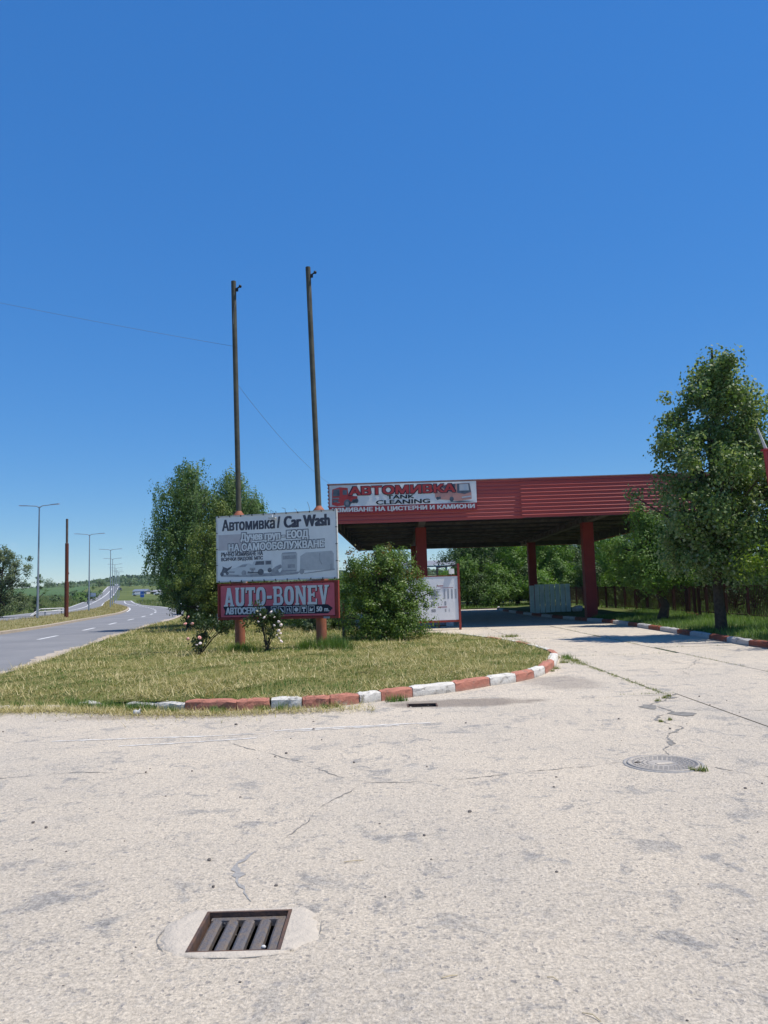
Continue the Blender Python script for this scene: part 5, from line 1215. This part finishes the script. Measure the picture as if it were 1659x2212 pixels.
blades('joint_weeds', np.concatenate(P_), .055, .010, .8, F_['grass'])['label'] = 'thin weeds growing out of the slab joints'
# longer green grass clumps at the billboard posts
def clump(x, y, r, h, n, mat, label, z=None):
    p = np.c_[RNG.normal(x, r * .5, n), RNG.normal(y, r * .4, n)]; zz = isl_z(p[:, 0], p[:, 1]) if z is None else np.full(n, z)
    o = blades('grass_clump', np.c_[p, zz - .02], h, .012, .45, F_[mat], kind=None); tag(o, label, 'grass clump')
clump(-1.35, 19.55, .42, .34, 1600, 'lush', 'tall bright grass clump right of the right billboard post')
clump(-2.05, 19.6, .22, .30, 700, 'lush', 'small dark grass clump left of the right billboard post')
clump(-3.75, 19.7, .42, .26, 1300, 'bush', 'dark weedy clump round the left billboard post')
clump(3.9, 24.9, .3, .12, 300, 'grass', 'low weeds at the far end of the island kerb', .0)
# verge under the lime tree
q = scatter([(9.1, 14), (9.1, 31), (8.9, 34), (12.7, 38), (12.7, 14)], 26000); z = ver_z(q[:, 0], q[:, 1])
blades('verge_grass', np.c_[q, z - .02], .20, .016, .55, F_['lush'], tone=patchy(q[:, 0], q[:, 1]))['label'] = 'long green grass on the verge under the trees'
q = scatter([(12.7, 14), (12.7, 56), (20, 60), (20, 14)], 14000); z = ver_z(q[:, 0], q[:, 1])
blades('verge_grass', np.c_[q, z - .02], .34, .03, .5, F_['lush'], tone=patchy(q[:, 0], q[:, 1]))['label'] = 'rough grass behind the fence'
q = scatter([(-5, 57.8), (7.4, 57.8), (14, 59), (14, 66), (-5, 66)], 9000)
blades('verge_grass', np.c_[q, np.full(len(q), .05)], .26, .035, .5, F_['lush'])['label'] = 'grass strip behind the canopy'
# median and the verges of the roads
medp = [p for p in fe if 25 < p[1] < 240] + [p for p in reversed(mbk) if 25 < p[1] < 240]
q = scatter(medp, 26000, 1.6); z = hgt(q[:, 0], q[:, 1]) + .15; fk = 1 + q[:, 1] * .012
blades('median_grass', np.c_[q, z], .16 * np.sqrt(fk), .02 * fk, 1.0, F_['dryg'], tone=patchy(q[:, 0], q[:, 1], .6))['label'] = 'dry yellow grass on the median'
wl = [p for p in r2f if 20 < p[1] < 300]; wl2 = [(x - 14 - y * .10, y + 6) for x, y in wl]
q = scatter(wl + wl2[::-1], 42000, 1.3); q[:, 0] -= .6; z = hgt(q[:, 0], q[:, 1]) - .1; fk = 1 + q[:, 1] * .012
blades('verge_grass', np.c_[q, z], .55 * np.sqrt(fk) * (.5 + patchy(q[:, 0], q[:, 1], .35)), .035 * fk, .5, F_['verge'], tone=patchy(q[:, 0], q[:, 1], .3))['label'] = 'tall wild grass between the far carriageway and the field'
wl = [p for p in ne if 80 < p[1] < 330]; wl2 = [(x + 16 + y * .1, y) for x, y in wl]
q = scatter(wl + wl2[::-1], 16000); q[:, 0] += .8; z = hgt(q[:, 0], q[:, 1]) - .1; fk = 1 + q[:, 1] * .012
blades('verge_grass', np.c_[q, z], .35 * np.sqrt(fk), .03 * fk, .6, F_['verge'], tone=patchy(q[:, 0], q[:, 1], .3))['label'] = 'wild grass beside the near carriageway far away'

# loose pebbles and straws on the concrete
peb = MB(); peb.ball((0, 0, 0), 1, 6, 4); pv = np.array(peb.v); pf = peb.f
verts, faces = [], []
n = 260; px_ = RNG.uniform(-6, 6.5, n); py_ = 2.2 + 9 * RNG.random(n); keep = ~inside(px_, py_, island)
for i in np.where(keep)[0]:
    s = .004 + .009 * RNG.random() ** 3; sc3 = s * np.array([1, .8, .6]) * RNG.uniform(.7, 1.3, 3); b = len(verts)
    verts += (pv * sc3 * (1 + RNG.normal(0, .12, pv.shape)) + (px_[i], py_[i], s * .35)).tolist(); faces += [tuple(b + k for k in f) for f in pf]
me = bpy.data.meshes.new('loose_gravel'); me.from_pydata(verts, [], faces); o = link('loose_gravel', me, M['stone']); tag(o, 'dark loose grit scattered over the concrete', kind='stuff')
for i, (x, y, s) in enumerate([(-1.12, 4.85, .022), (-1.0, 4.42, .017), (-2.9, 5.6, .03), (-3.05, 5.45, .02), (-2.6, 5.75, .022), (-2.45, 5.62, .02), (-1.05, 7.9, .025), (-.35, 7.4, .02), (.55, 5.7, .022), (-1.9, 9.7, .03), (-.9, 9.2, .03), (.2, 5.2, .018), (3.05, 8.6, .022), (2.7, 9.3, .022), (4.3, 10.9, .022)]):
    me = bpy.data.meshes.new('pebble'); s *= .62; vv = pv * s * np.array([1, .85, .7]) * (1 + RNG.normal(0, .13, pv.shape)); me.from_pydata((vv).tolist(), [], pf)
    o = link('pebble', me, M['stone']); o.location = (x, y, s * .5); tag(o, 'dark pebble lying loose on the concrete', 'pebble', 'dark pebbles on the concrete')
for i, (x, y, L, a) in enumerate([(-.02, 2.62, .12, 35), (.37, 2.83, .07, 20), (.74, 3.0, .08, 120), (1.13, 2.72, .10, 100), (1.06, 2.64, .05, 80), (.18, 3.35, .07, 5), (-.3, 4.75, .12, 0), (.65, 3.3, .05, 130)]):
    mb = MB(); t = R(a); mb.tube([(0, 0, .004), (L * .5 * math.cos(t), L * .5 * math.sin(t), .010), (L * math.cos(t + .2), L * math.sin(t + .2), .004)], .0022, 5); o = mb.build('straw', M['straw'] if 'straw' in M else M.setdefault('straw', plain('dry straw', (.55, .46, .30), (.45, .36, .22), 20, .8))); o.location = (x, y, 0); tag(o, 'single dry straw lying on the foreground concrete', 'straw', 'straws on the foreground concrete')
mb = MB(); mb.lathe([(.001, .0), (.035, .0), (.040, .03), (.036, .055), (.046, .09), (.044, .092), (.03, .05)], 9); mb.v = [(x + .012 * math.sin(z * 90 + y * 60), y * .7, z) for x, y, z in mb.v]; mb.v = [(z - .05, y, x + .035) for x, y, z in mb.v]; o = mb.build('crumpled_cup', M['frame_white']); o.location = (-3.45, 10.72, 0); tag(o, 'crumpled white cup lying in the weeds below the kerb', 'litter')

# ------------------------------------------------------------------ trees
def tree(name, base, top, r0, blobs, n, clumps, crad, L, W, mat, label, cat='tree', group=None, seed=0, nl=14, bark='bark', shell=.45, droop=0, extra=None, start=.3, tonebias=0, spread=1.0, njit=.55):
    t = empty(name, base, 0, label, cat, group); b = np.array(base)
    pos, cc, tone = blob_points(blobs, n, clumps, crad, shell, seed); out = blob_points.out
    kp_ = pos[:, 2] > base[2] + .05; pos, tone, out = pos[kp_], tone[kp_], out[kp_]
    axis = pos - np.array(top); axis[:, 2] *= .25; nrm = .75 * out + .55 * unit(axis) + [0, 0, .55] + njit * unit(RNG.normal(size=pos.shape))
    tn = np.clip(.25 + .5 * tone + RNG.normal(0, .18, len(pos)) + tonebias, 0, 1)
    d = None if not droop else np.tile([0, 0, -droop], (len(pos), 1))
    sz = RNG.uniform(.7, 1.25, len(pos))
    np_mesh('crown', leaf_quads(pos - b, L * sz, W * sz, d, spread, nrm), 4, tn, F_[mat], t)
    mb = MB(); limbs(mb, (0, 0, -.1), np.array(top) - b, r0, (cc - b).tolist(), nl, seed, start=start); mb.build('trunk', M[bark], t)
    if extra is not None:
        p2, m2, L2 = extra; np_mesh('shoots', leaf_quads(p2 - b, L2, L2 * .5), 4, RNG.random(len(p2)), F_[m2], t)
    return t

# silver lime on the verge
bz = float(ver_z(9.72, 22.4))
lime_b = [(9.9, 22.3, 8.2, .4, .4, .4), (9.85, 22.3, 7.7, .75, .7, .45), (9.6, 22.4, 7.1, 1.1, 1.0, .5), (10.4, 22.3, 7.0, 1.0, 1.0, .55), (9.3, 22.3, 6.45, 1.25, 1.2, .5), (10.7, 22.3, 6.3, 1.4, 1.3, .65), (9.5, 22.2, 5.75, 1.6, 1.5, .5), (11.0, 22.4, 5.4, 1.7, 1.5, .7), (8.75, 22.1, 5.1, 1.15, 1.2, .5), (9.9, 21.7, 4.7, 1.9, 1.5, .6), (8.5, 22.3, 4.3, 1.1, 1.1, .5), (10.9, 22.3, 4.1, 1.8, 1.6, .7), (9.4, 21.8, 3.6, 1.7, 1.5, .55), (8.8, 22.4, 3.0, 1.2, 1.2, .5), (10.2, 22, 2.8, 1.9, 1.6, .5), (11.2, 22.2, 3.1, 1.4, 1.4, .55), (8.8, 22.5, 2.3, .9, 1.0, .35), (9.5, 21.7, 2.1, 1.0, 1.1, .4), (10.4, 22.0, 2.0, 1.1, 1.2, .4)]
tree('lime_tree', (9.62, 22.4, bz), (9.95, 22.4, 8.5), .135, lime_b, 54000, 330, .42, .10, .082, 'lime', 'tall silver lime tree in front of the right end of the canopy', seed=21, nl=90, droop=.6, shell=.62, start=.22, njit=1.15)
# small pale tree beside it with a thick trunk
tree('ash_tree', (10.35, 29.3, .2), (10.5, 29.4, 3.9), .17, [(10.0, 29.2, 3.9, .9, 1, .6), (10.9, 29.3, 3.3, 1.2, 1.1, .8), (9.6, 29.2, 2.9, 1.1, 1.1, .7), (10.5, 28.9, 2.3, 1.5, 1.3, .7), (10.4, 29, 1.7, 1.4, 1.2, .45), (9.3, 29.2, 2.1, .9, .9, .5), (11.6, 29.4, 2.3, 1.1, 1, .6)], 20000, 240, .36, .12, .055, 'mid', 'small bushy tree with a thick trunk left of the lime tree', seed=22, nl=24, start=.35)
# acacia just outside the right edge whose branches reach in
tree('acacia_tree', (12.0, 18.6, .2), (12.1, 18.6, 5.4), .14, [(12.2, 18.6, 4.8, 2.0, 1.8, .9), (11.6, 18.2, 3.9, 1.7, 1.6, .7), (12.4, 18.4, 3.0, 1.6, 1.5, .7), (10.1, 19.8, 3.0, .45, .5, .3), (9.75, 19.9, 2.25, .5, .5, .28), (9.5, 20, 1.9, .35, .4, .2)], 9000, 120, .34, .12, .05, 'yellow', 'yellow green acacia reaching in from the right edge', seed=23, nl=22, shell=.5)
# bush beside the billboard
bb_ = [(-.15, 22.9, 1.0, 1.35, 1.1, .85), (-.55, 22.9, 1.9, .95, .9, .75), (.45, 22.8, 1.8, .85, .8, .7), (-.05, 22.9, 2.45, .75, .7, .5), (-1.0, 22.9, 2.1, .35, .4, .55), (-.3, 22.9, 2.75, .3, .3, .3), (.75, 22.7, 1.2, .65, .7, .7), (1.1, 22.5, 1.55, .42, .2, .12), (.2, 22.5, .5, 1.3, .9, .4)]
tp_, _, _ = blob_points([(-.55, 22.8, 2.5, .8, .7, .5), (.2, 22.8, 2.6, .5, .6, .35), (.75, 22.7, 2.0, .4, .5, .35), (-1.0, 22.9, 2.6, .25, .3, .3)], 600, 50, .12, .3, 5)
tree('bush', (-.1, 22.9, .13), (-.1, 22.9, 2.4), .06, bb_, 36000, 480, .22, .072, .036, 'bush', 'large round leafy bush right of the billboard', 'bush', seed=31, nl=60, shell=.45, extra=(tp_, 'tip', .075), start=.05)
# rose bushes
def rose(x, y, h, r, n, seed, label, flowers, cols, blobs):
    z = float(isl_z(x, y)); t = empty('rose_bush', (x, y, z), 0, label, 'rose bush')
    pos, cc, tone = blob_points(blobs, n, max(12, n // 45), .13, .5, seed)
    np_mesh('leaves', leaf_quads(pos, .065 * RNG.uniform(.7, 1.2, len(pos)), .045), 4, np.clip(.2 + .5 * tone + RNG.normal(0, .2, len(pos)), 0, 1), F_['rose'], t)
    g = random.Random(seed); mb = MB()
    for c in cc[:10]: mb.tube([(g.uniform(-.05, .05), g.uniform(-.05, .05), 0), (c[0] * .5, c[1] * .5, c[2] * .6), tuple(c)], [.012, .01, .005], 5)
    mb.build('stems', M['bark'], t)
    fl = MB()
    for i in range(3):
        R0 = .05 - .012 * i; fl.lathe([(.004, 0), (R0 * .6, .01), (R0, .03), (R0 * 1.05, .045), (R0 * .8, .04), (R0 * .3, .025)], 9, (0, 0, .004 * i))
    fw = fl.mesh('flower'); fw.materials.append(M['petal_white']); fp = fw.copy(); fp.materials[0] = M['petal_pink']
    for (fx, fy, fz) in flowers:
        o = link('flower', fp if g.random() < cols else fw, None, t); o.location = (fx, fy, fz); s = g.uniform(.55, .95); o.scale = (s, s, s); o.rotation_euler = (g.uniform(.3, 1.3), g.uniform(-.6, .6), g.uniform(0, 6))
rose(-4.72, 19.45, 1.2, .4, 1500, 41, 'rose bush with a few pink blooms at the left end of the billboard', [(-.28, -.2, .78), (-.2, -.25, .42), (.05, -.2, .44), (-.22, -.1, .95), (.0, -.25, .16 + .1), (.08, -.2, .2 + .1), (-.1, -.25, .78)], .6, [(0.02, 0, .25, .17, .17, .28), (.05, 0, .55, .2, .18, .22), (.28, .0, .80, .33, .2, .16), (.30, 0, 1.08, .13, .12, .16), (.6, 0, .70, .2, .2, .14), (.05, 0, .85, .18, .15, .15)])
rose(-3.02, 19.5, 1.0, .35, 1300, 42, 'white rose bush climbing between the two billboard posts', [(.15, -.2, .95), (.22, -.18, .82), (.30, -.15, .70), (.33, -.2, .48), (.36, -.15, .42), (.32, -.18, .30), (.28, -.2, .38), (-.15, -.2, .90), (-.02, -.2, .82), (-.2, -.15, .72), (.38, -.1, .62), (.36, -.2, .22), (.20, -.2, .62)], .12, [(.05, 0, .15, .12, .12, .16), (.12, 0, .45, .16, .15, .22), (-.18, 0, .55, .13, .13, .22), (.0, 0, .85, .38, .18, .2), (.22, 0, .80, .15, .15, .15), (-.3, 0, .80, .25, .15, .12), (-.28, 0, 1.1, .06, .06, .16)])
# low shrubs behind the billboard
for i, (x, y, rx, h, m, lab) in enumerate([(-3.2, 29.5, 1.0, 1.35, 'deep', 'dark low shrub behind the billboard, nearest the cedar'), (-1.9, 30.5, 1.1, 1.3, 'deep', 'dark low shrub behind the billboard, next to the round bush'), (-2.5, 27.6, .45, .95, 'pale', 'small grey green flowering shrub seen under the lower board'), (-4.6, 31, 1.1, 1.5, 'deep', 'dark shrub behind the left billboard post'), (-.6, 29.0, 1.3, 1.9, 'deep', 'dark shrub hidden behind the round leafy bush')]):
    tree('shrub', (x, y, .12), (x, y, h * .7), .03, [(x, y, h * .55, rx, rx * .8, h * .5)], 3600, 70, .2, .09, .05, m, lab, 'shrub', seed=60 + i, nl=8, start=.05)

# weeping birches and cedar left of the billboard
def birch(base, top, blobs, n_str, seed, label, fine=9):
    g = np.random.default_rng(seed); t = empty('birch_tree', base, 0, label, 'tree', 'weeping birches left of the billboard'); b = np.array(base)
    B = np.array(blobs); p = (B[:, 3] * B[:, 4]); p = p / p.sum(); k = g.choice(len(B), n_str, p=p)
    d = unit(g.normal(size=(n_str, 3)) + [0, 0, .5]); rad = g.random(n_str) ** .4 * (1 + .12 * g.normal(size=n_str)); st = B[k, :3] + d * rad[:, None] * B[k, 3:6]
    ln = g.uniform(.4, 1.9, n_str) * np.clip((st[:, 2] - base[2]) / 5, .3, 1); ln = np.minimum(ln, st[:, 2] - base[2] - .4); ln = np.maximum(ln, .2)
    per = 26; u = g.random((n_str, per)); sw = g.normal(0, .12, (n_str, 1, 2))
    pos = np.repeat(st[:, None, :], per, 1).copy(); pos[:, :, 2] -= u * ln[:, None]; pos[:, :, :2] += sw * u[:, :, None] + g.normal(0, .055, (n_str, per, 2)); pos[:, :, 2] += g.normal(0, .05, (n_str, per))
    tone = np.repeat(g.random(n_str)[:, None], per, 1).ravel(); pos = pos.reshape(-1, 3)
    sz = g.uniform(.7, 1.3, len(pos))
    axis = pos - np.array(top); axis[:, 2] *= .2
    sn = np.repeat(unit(np.c_[g.normal(size=(n_str, 2)), np.zeros(n_str)])[:, None, :], per, 1).reshape(-1, 3)
    nrm = .8 * unit(axis) + .5 * sn + [0, 0, .5] + .45 * unit(g.normal(size=pos.shape))
    np_mesh('crown', leaf_quads(pos - b, .095 * sz, .062 * sz, np.tile([0, 0, -.9], (len(pos), 1)), 1.0, nrm), 4, np.clip(.2 + .5 * tone + RNG.normal(0, .18, len(pos)), 0, 1), F_['birch'], t)
    mb = MB(); limbs(mb, (0, 0, -.1), np.array(top) - b, .15, (st - b)[:60].tolist(), 40, seed, start=.25); mb.build('trunk', M['bark_pale'], t)
birch((-9.55, 38.2, .12), (-9.7, 38.2, 8.0), [(-9.75, 38.2, 7.7, 1.0, 1.1, .85), (-10.3, 38.1, 6.6, 1.3, 1.4, 1.0), (-9.2, 38.1, 6.3, 1.4, 1.4, 1.1), (-10.8, 38.1, 5.0, 1.15, 1.4, 1.1), (-9.6, 37.9, 4.6, 1.7, 1.6, 1.2), (-10.7, 38, 3.3, 1.2, 1.3, .9), (-9.3, 37.8, 3.0, 1.6, 1.5, 1.0), (-11.5, 38.1, 4.3, .5, .6, .5), (-9.8, 38, 2.0, 1.4, 1.3, .7)], 1900, 71, 'tallest weeping birch at the left, hanging over the road edge')
birch((-7.9, 39.0, .12), (-7.8, 39, 7.7), [(-7.75, 39, 7.2, .95, 1.1, .9), (-8.3, 39, 6.1, 1.2, 1.3, 1.0), (-7.1, 39, 6.2, 1.1, 1.2, 1.0), (-7.4, 38.9, 4.7, 1.6, 1.5, 1.2), (-7.2, 39, 3.2, 1.5, 1.5, 1.1), (-6.75, 39.2, 5.6, .6, .8, .7)], 1300, 72, 'second weeping birch just behind the left billboard pole')
tree('maple_tree', (-6.9, 41.5, .12), (-6.9, 41.5, 6.0), .12, [(-7.3, 41.5, 5.9, 1.0, 1.1, .9), (-7.0, 41.5, 5.0, 1.0, 1.1, .9), (-7.0, 41.4, 3.8, 1.2, 1.3, .9), (-6.6, 41.5, 5.2, .5, .6, .4)], 9000, 140, .32, .12, .08, 'mid', 'leafy tree behind the upper billboard between the two poles', seed=73, nl=20)
cb_ = []
for z, r in [(5.4, .3), (5.0, .65), (4.5, 1.0), (4.0, 1.3), (3.4, 1.55), (2.8, 1.75), (2.2, 1.85), (1.6, 1.85), (1.05, 1.7), (.6, 1.3)]: cb_.append((-7.25 - (5.4 - z) * .03, 34.0, z, r, r, .38))
tree('cedar_tree', (-7.3, 34.0, .1), (-7.2, 34, 5.3), .13, cb_, 42000, 620, .26, .085, .05, 'cedar', 'dense yellowish green conical cedar between birches and billboard', seed=74, nl=50, shell=.38, start=.08)
tree('juniper_bush', (-8.9, 34.6, .1), (-8.9, 34.6, 1.8), .06, [(-8.9, 34.6, 1.5, 1.0, .9, .5), (-8.6, 34.5, .9, .9, .9, .55), (-9.4, 34.7, 2.0, .7, .7, .5), (-7.9, 34.0, .5, .9, .8, .4)], 9000, 130, .26, .085, .05, 'deep', 'dark spreading juniper at the foot of the birches', 'bush', seed=75, nl=12, start=.05)
# thin concrete stake at the foot of the cedar
mb = MB(); mb.tube([(0, 0, 0), (.02, 0, .75)], .055, 8); o = mb.build('stake', M['kerb_grey']); o.location = (-6.85, 31.4, .1); tag(o, 'thin grey stake at the foot of the cedar', 'stake')

# tall tree pale at the left edge beyond the far carriageway
tree('willow_tree', (-38.6, 77, hz(-38.6, 77) - .1), (-38.2, 77, 6.6), .16, [(-38.6, 77, 6.0, 1.9, 1.8, 1.1), (-36.7, 77, 5.3, 1.4, 1.4, .9), (-39.6, 77, 4.6, 2.0, 1.8, 1.1), (-37.4, 77, 3.9, 1.7, 1.6, 1.0), (-38.3, 77, 2.4, 2.3, 2, 1.1), (-36.4, 77, 2.0, 1.2, 1.2, .9), (-37.6, 77, 1.0, 2.2, 2, .8)], 15000, 190, .42, .17, .10, 'pale', 'loose pale tree at the left edge beyond the far carriageway', seed=81, nl=34)
tree('dead_tree', (-35.9, 79, hz(-35.9, 79) - .1), (-35.6, 79, 4.6), .09, [(-35.3, 79, 3.4, .9, .8, 1.0), (-35.8, 79, 1.2, 1.0, .9, .9)], 1500, 30, .25, .12, .07, 'deep', 'half dead bare shrubby tree beside the pale tree at the left edge', seed=82, nl=26, bark='rust_grey')
# bushes along the far carriageway and in the field, trees on the crest
fb = [(-86, 200, 1.5, 2.6, 'far', 'round green bush standing alone in the field edge by the rusty pole'), (-88, 222, 2.2, 2.2, 'mid', 'low bright bush right of the lone round bush'), (-92, 240, 3.0, 4.4, 'far', 'dark bush beside the far carriageway behind the second lamp'), (-99, 250, 2.4, 2.6, 'mid', 'light bush left of the dark bush on the far verge'), (-108, 268, 2.6, 3.2, 'far', 'distant bush at the left verge of the far carriageway'), (-180, 436, 3.5, 4.5, 'far', 'small tree on the field crest left of the second lamp'), (-193, 440, 4.0, 5.5, 'far', 'rounded tree on the field crest above the second lamp'), (-206, 442, 2.5, 4.2, 'far', 'leftmost of the pair of trees on the field crest'), (-222, 446, 2.0, 2.6, 'far', 'tiny tree on the field crest right of the rusty pole'), (-254, 450, 2.2, 3.0, 'far', 'tiny dark tree on the field crest near the first lamp'), (-165, 445, 4, 5.2, 'far', 'broad tree on the field crest left of the road top'), (-150, 452, 4.0, 5.0, 'far', 'tree right of the top of the far carriageway'), (-92, 325, 3.2, 4.0, 'mid', 'bush left of the distant warehouse'), (-100, 345, 4, 5, 'mid', 'rounded tree left of the distant warehouse'), (-84, 300, 2.5, 2.4, 'mid', 'low bush on the verge before the warehouse')]
for i, (x, y, r, h, m, lab) in enumerate(fb):
    z = hz(x, y) - .1; tree('field_bush', (x, y, z), (x, y, z + h * .8), .1, [(x, y, z + h * .55, r, r, h * .45), (x + r * .3, y, z + h * .35, r * .9, r * .8, h * .35)], 900, 40, r * .28, .5, .34, m, lab, 'bush', seed=100 + i, nl=5, start=.1)
tree('robinia_tree', (-37.0, 138, hz(-37, 138) - .1), (-37, 138, 5.6), .15, [(-38, 138, 4.7, 2.2, 2, .9), (-36, 138, 4.0, 2.4, 2.2, 1.2), (-39.5, 138, 3.6, 1.6, 1.6, .8), (-37, 138, 2.5, 2.8, 2.2, 1.3)], 6500, 110, .6, .30, .2, 'acacia', 'light green feathery tree left of the birches across the road', seed=90, nl=16)
tree('robinia_tree', (-29.0, 118, hz(-29, 118) - .1), (-29, 118, 3.6), .12, [(-29.5, 118, 2.6, 2.4, 2, 1.3), (-27, 118, 2.2, 2.4, 2, 1.3), (-31, 118, 1.0, 1.8, 1.6, .8)], 5000, 90, .5, .26, .18, 'mid', 'green shrubby tree at the edge of the birches beyond the road', seed=91, nl=10)
# wood on the far ridge: one mass
n = 16000; x = RNG.uniform(-362, 60, n); y = RNG.normal(880, 45, n); w = np.clip((x + 365) / 110, 0.05, 1)
zt = hgt(x, y) + RNG.random(n) ** .7 * (4 + 2 * np.sin(x * .06) + 1.3 * np.sin(x * .21)) * w
o = np_mesh('far_wood', leaf_quads(np.c_[x, y, zt], 3.0, 2.4), 4, np.clip(.5 + .3 * np.sin(x * .05) + RNG.normal(0, .2, n), 0, 1), F_['far']); tag(o, 'wood along the distant ridge', kind='stuff')
n = 5000; x = RNG.uniform(-228, -60, n); y = RNG.normal(640, 40, n); zt = hgt(x, y) + RNG.random(n) * (2.5 + 2 * np.sin(x * .09))
o = np_mesh('far_wood', leaf_quads(np.c_[x, y, zt], 2.2, 1.8), 4, np.clip(.4 + RNG.normal(0, .25, n), 0, 1), F_['far']); tag(o, 'hedges across the slope before the distant ridge', kind='stuff')

# trees behind the canopy
bt = [  # x, y, r, h, mat, label
    (7.6, 66, 2.4, 7.5, 'deep', 'dark tall tree left of centre seen under the canopy'), (9.4, 70, 2.2, 8.5, 'deep', 'dark tree right behind the first dark tree under the canopy'),
    (10.6, 63, 1.5, 5.6, 'acacia', 'bright green acacia just left of the rear right column'), (13.2, 64, 2.1, 6.2, 'acacia', 'bright green acacia between the two right columns'),
    (15.8, 68, 2.1, 7.2, 'deep', 'dark tree just left of the front right column'), (18.2, 62, 2.4, 6.4, 'acacia', 'light feathery acacia right of the front right column'),
    (20.2, 57, 2.2, 5.4, 'mid', 'green tree behind the fence right of the canopy column'), (15.6, 44, 1.7, 4.2, 'acacia', 'bright young acacia behind the fence next to the canopy'),
    (14.8, 38.5, 1.3, 3.3, 'mid', 'low green tree behind the fence left of the small ash'), (15.0, 33.5, 1.5, 3.2, 'deep', 'dark low tree behind the fence between ash and lime'),
    (16.2, 30, 1.8, 3.4, 'acacia', 'bright green tree behind the fence right of the lime trunk'), (17.2, 26.5, 2.0, 3.8, 'yellow', 'sunlit yellow green shrub tree behind the fence at the right edge'),
    (14.2, 82, 2.8, 12.6, 'mid', 'tall tree whose top shows above the canopy roof'), (4.9, 61.5, 1.1, 2.9, 'acacia', 'bright low shrub right of the price board'), (6.3, 60.6, 1.2, 3.6, 'mid', 'green shrub tree beside the shed under the canopy'),
    (22.5, 50, 2.5, 5.4, 'mid', 'broad tree behind the fence farther right'), (-4.2, 62, 2.4, 3.0, 'mid', 'green shrub mass behind the canopy seen left of the bush'), (12.0, 60.5, 1.6, 2.4, 'acacia', 'low bright shrub behind the metal screen'), (8.4, 60.2, 1.3, 2.0, 'mid', 'low green shrub under the dark trees behind the canopy')]
ord_ = ['first', 'second', 'third', 'fourth', 'fifth', 'sixth', 'seventh', 'eighth', 'ninth', 'tenth', 'eleventh', 'twelfth']
for k in range(10):
    bt.append((9.2 + k * 2.9 + (k % 3) * .5, 79 + (k * 37 % 7), 2.3, 6.6 + (k * 53 % 20) * .1, ['deep', 'mid', 'deep', 'acacia', 'mid'][k % 5], ord_[k] + ' from the left in the far tree row behind the canopy'))
for k in range(8):
    bt.append((7.0 + k * 1.75, 60.8 + (k * 31 % 5) * .5, 1.5, 2.3 + (k * 47 % 10) * .11, ['deep', 'mid', 'deep', 'acacia', 'mid', 'deep', 'acacia', 'mid'][k], ord_[k] + ' shrub from the left in the hedge at the back of the canopy floor'))
for k in range(9):
    bt.append((14.6 + (k * 29 % 10) * .16, 23.5 + k * 3.3, 1.35, 2.3 + (k * 41 % 12) * .1, ['mid', 'deep', 'acacia', 'mid', 'deep'][k % 5], ord_[k] + ' shrub from the near end of the hedge behind the fence'))
for i, (x, y, r, h, m, lab) in enumerate(bt):
    g = random.Random(200 + i); bl = []
    k = max(3, int(h / .95))
    for j in range(k):
        f = (j + .6) / k; rr = r * (.55 + .6 * math.sin(math.pi * min(f * .9 + .12, 1))); bl.append((x + g.uniform(-.4, .4) * r, y + g.uniform(-.3, .3) * r, .3 + h * (.10 + .82 * f), rr, rr * .9, h / k * .62))
    sz = .13 if y < 48 else .17
    nn = int(1900 * r * h ** .9 * (.45 if h > 9 else .8)); nn = min(nn, 17000)
    tree('tree', (x, y, .05), (x, y, h * .85), .07 + .012 * h, bl, nn, int(nn / 60), .48, sz, sz * .5, m, lab, 'tree' if h > 3 else 'shrub', seed=200 + i, nl=12, start=.2)

# ------------------------------------------------------------------ thin summer haze
hm = bpy.data.materials.new('haze'); hm.use_nodes = True; ht = hm.node_tree; ht.nodes.clear()
ho = ht.nodes.new('ShaderNodeOutputMaterial'); hv = ht.nodes.new('ShaderNodeVolumePrincipled'); hv.inputs['Density'].default_value = .00012; hv.inputs['Color'].default_value = (.80, .88, 1.0, 1)
ht.links.new(hv.outputs[0], ho.inputs['Volume'])
mb = MB(); mb.bbox((-920, -60, -2.5), (920, 1520, 40)); o = mb.build('haze', hm); tag(o, 'thin blue summer haze over the far hills', kind='stuff')
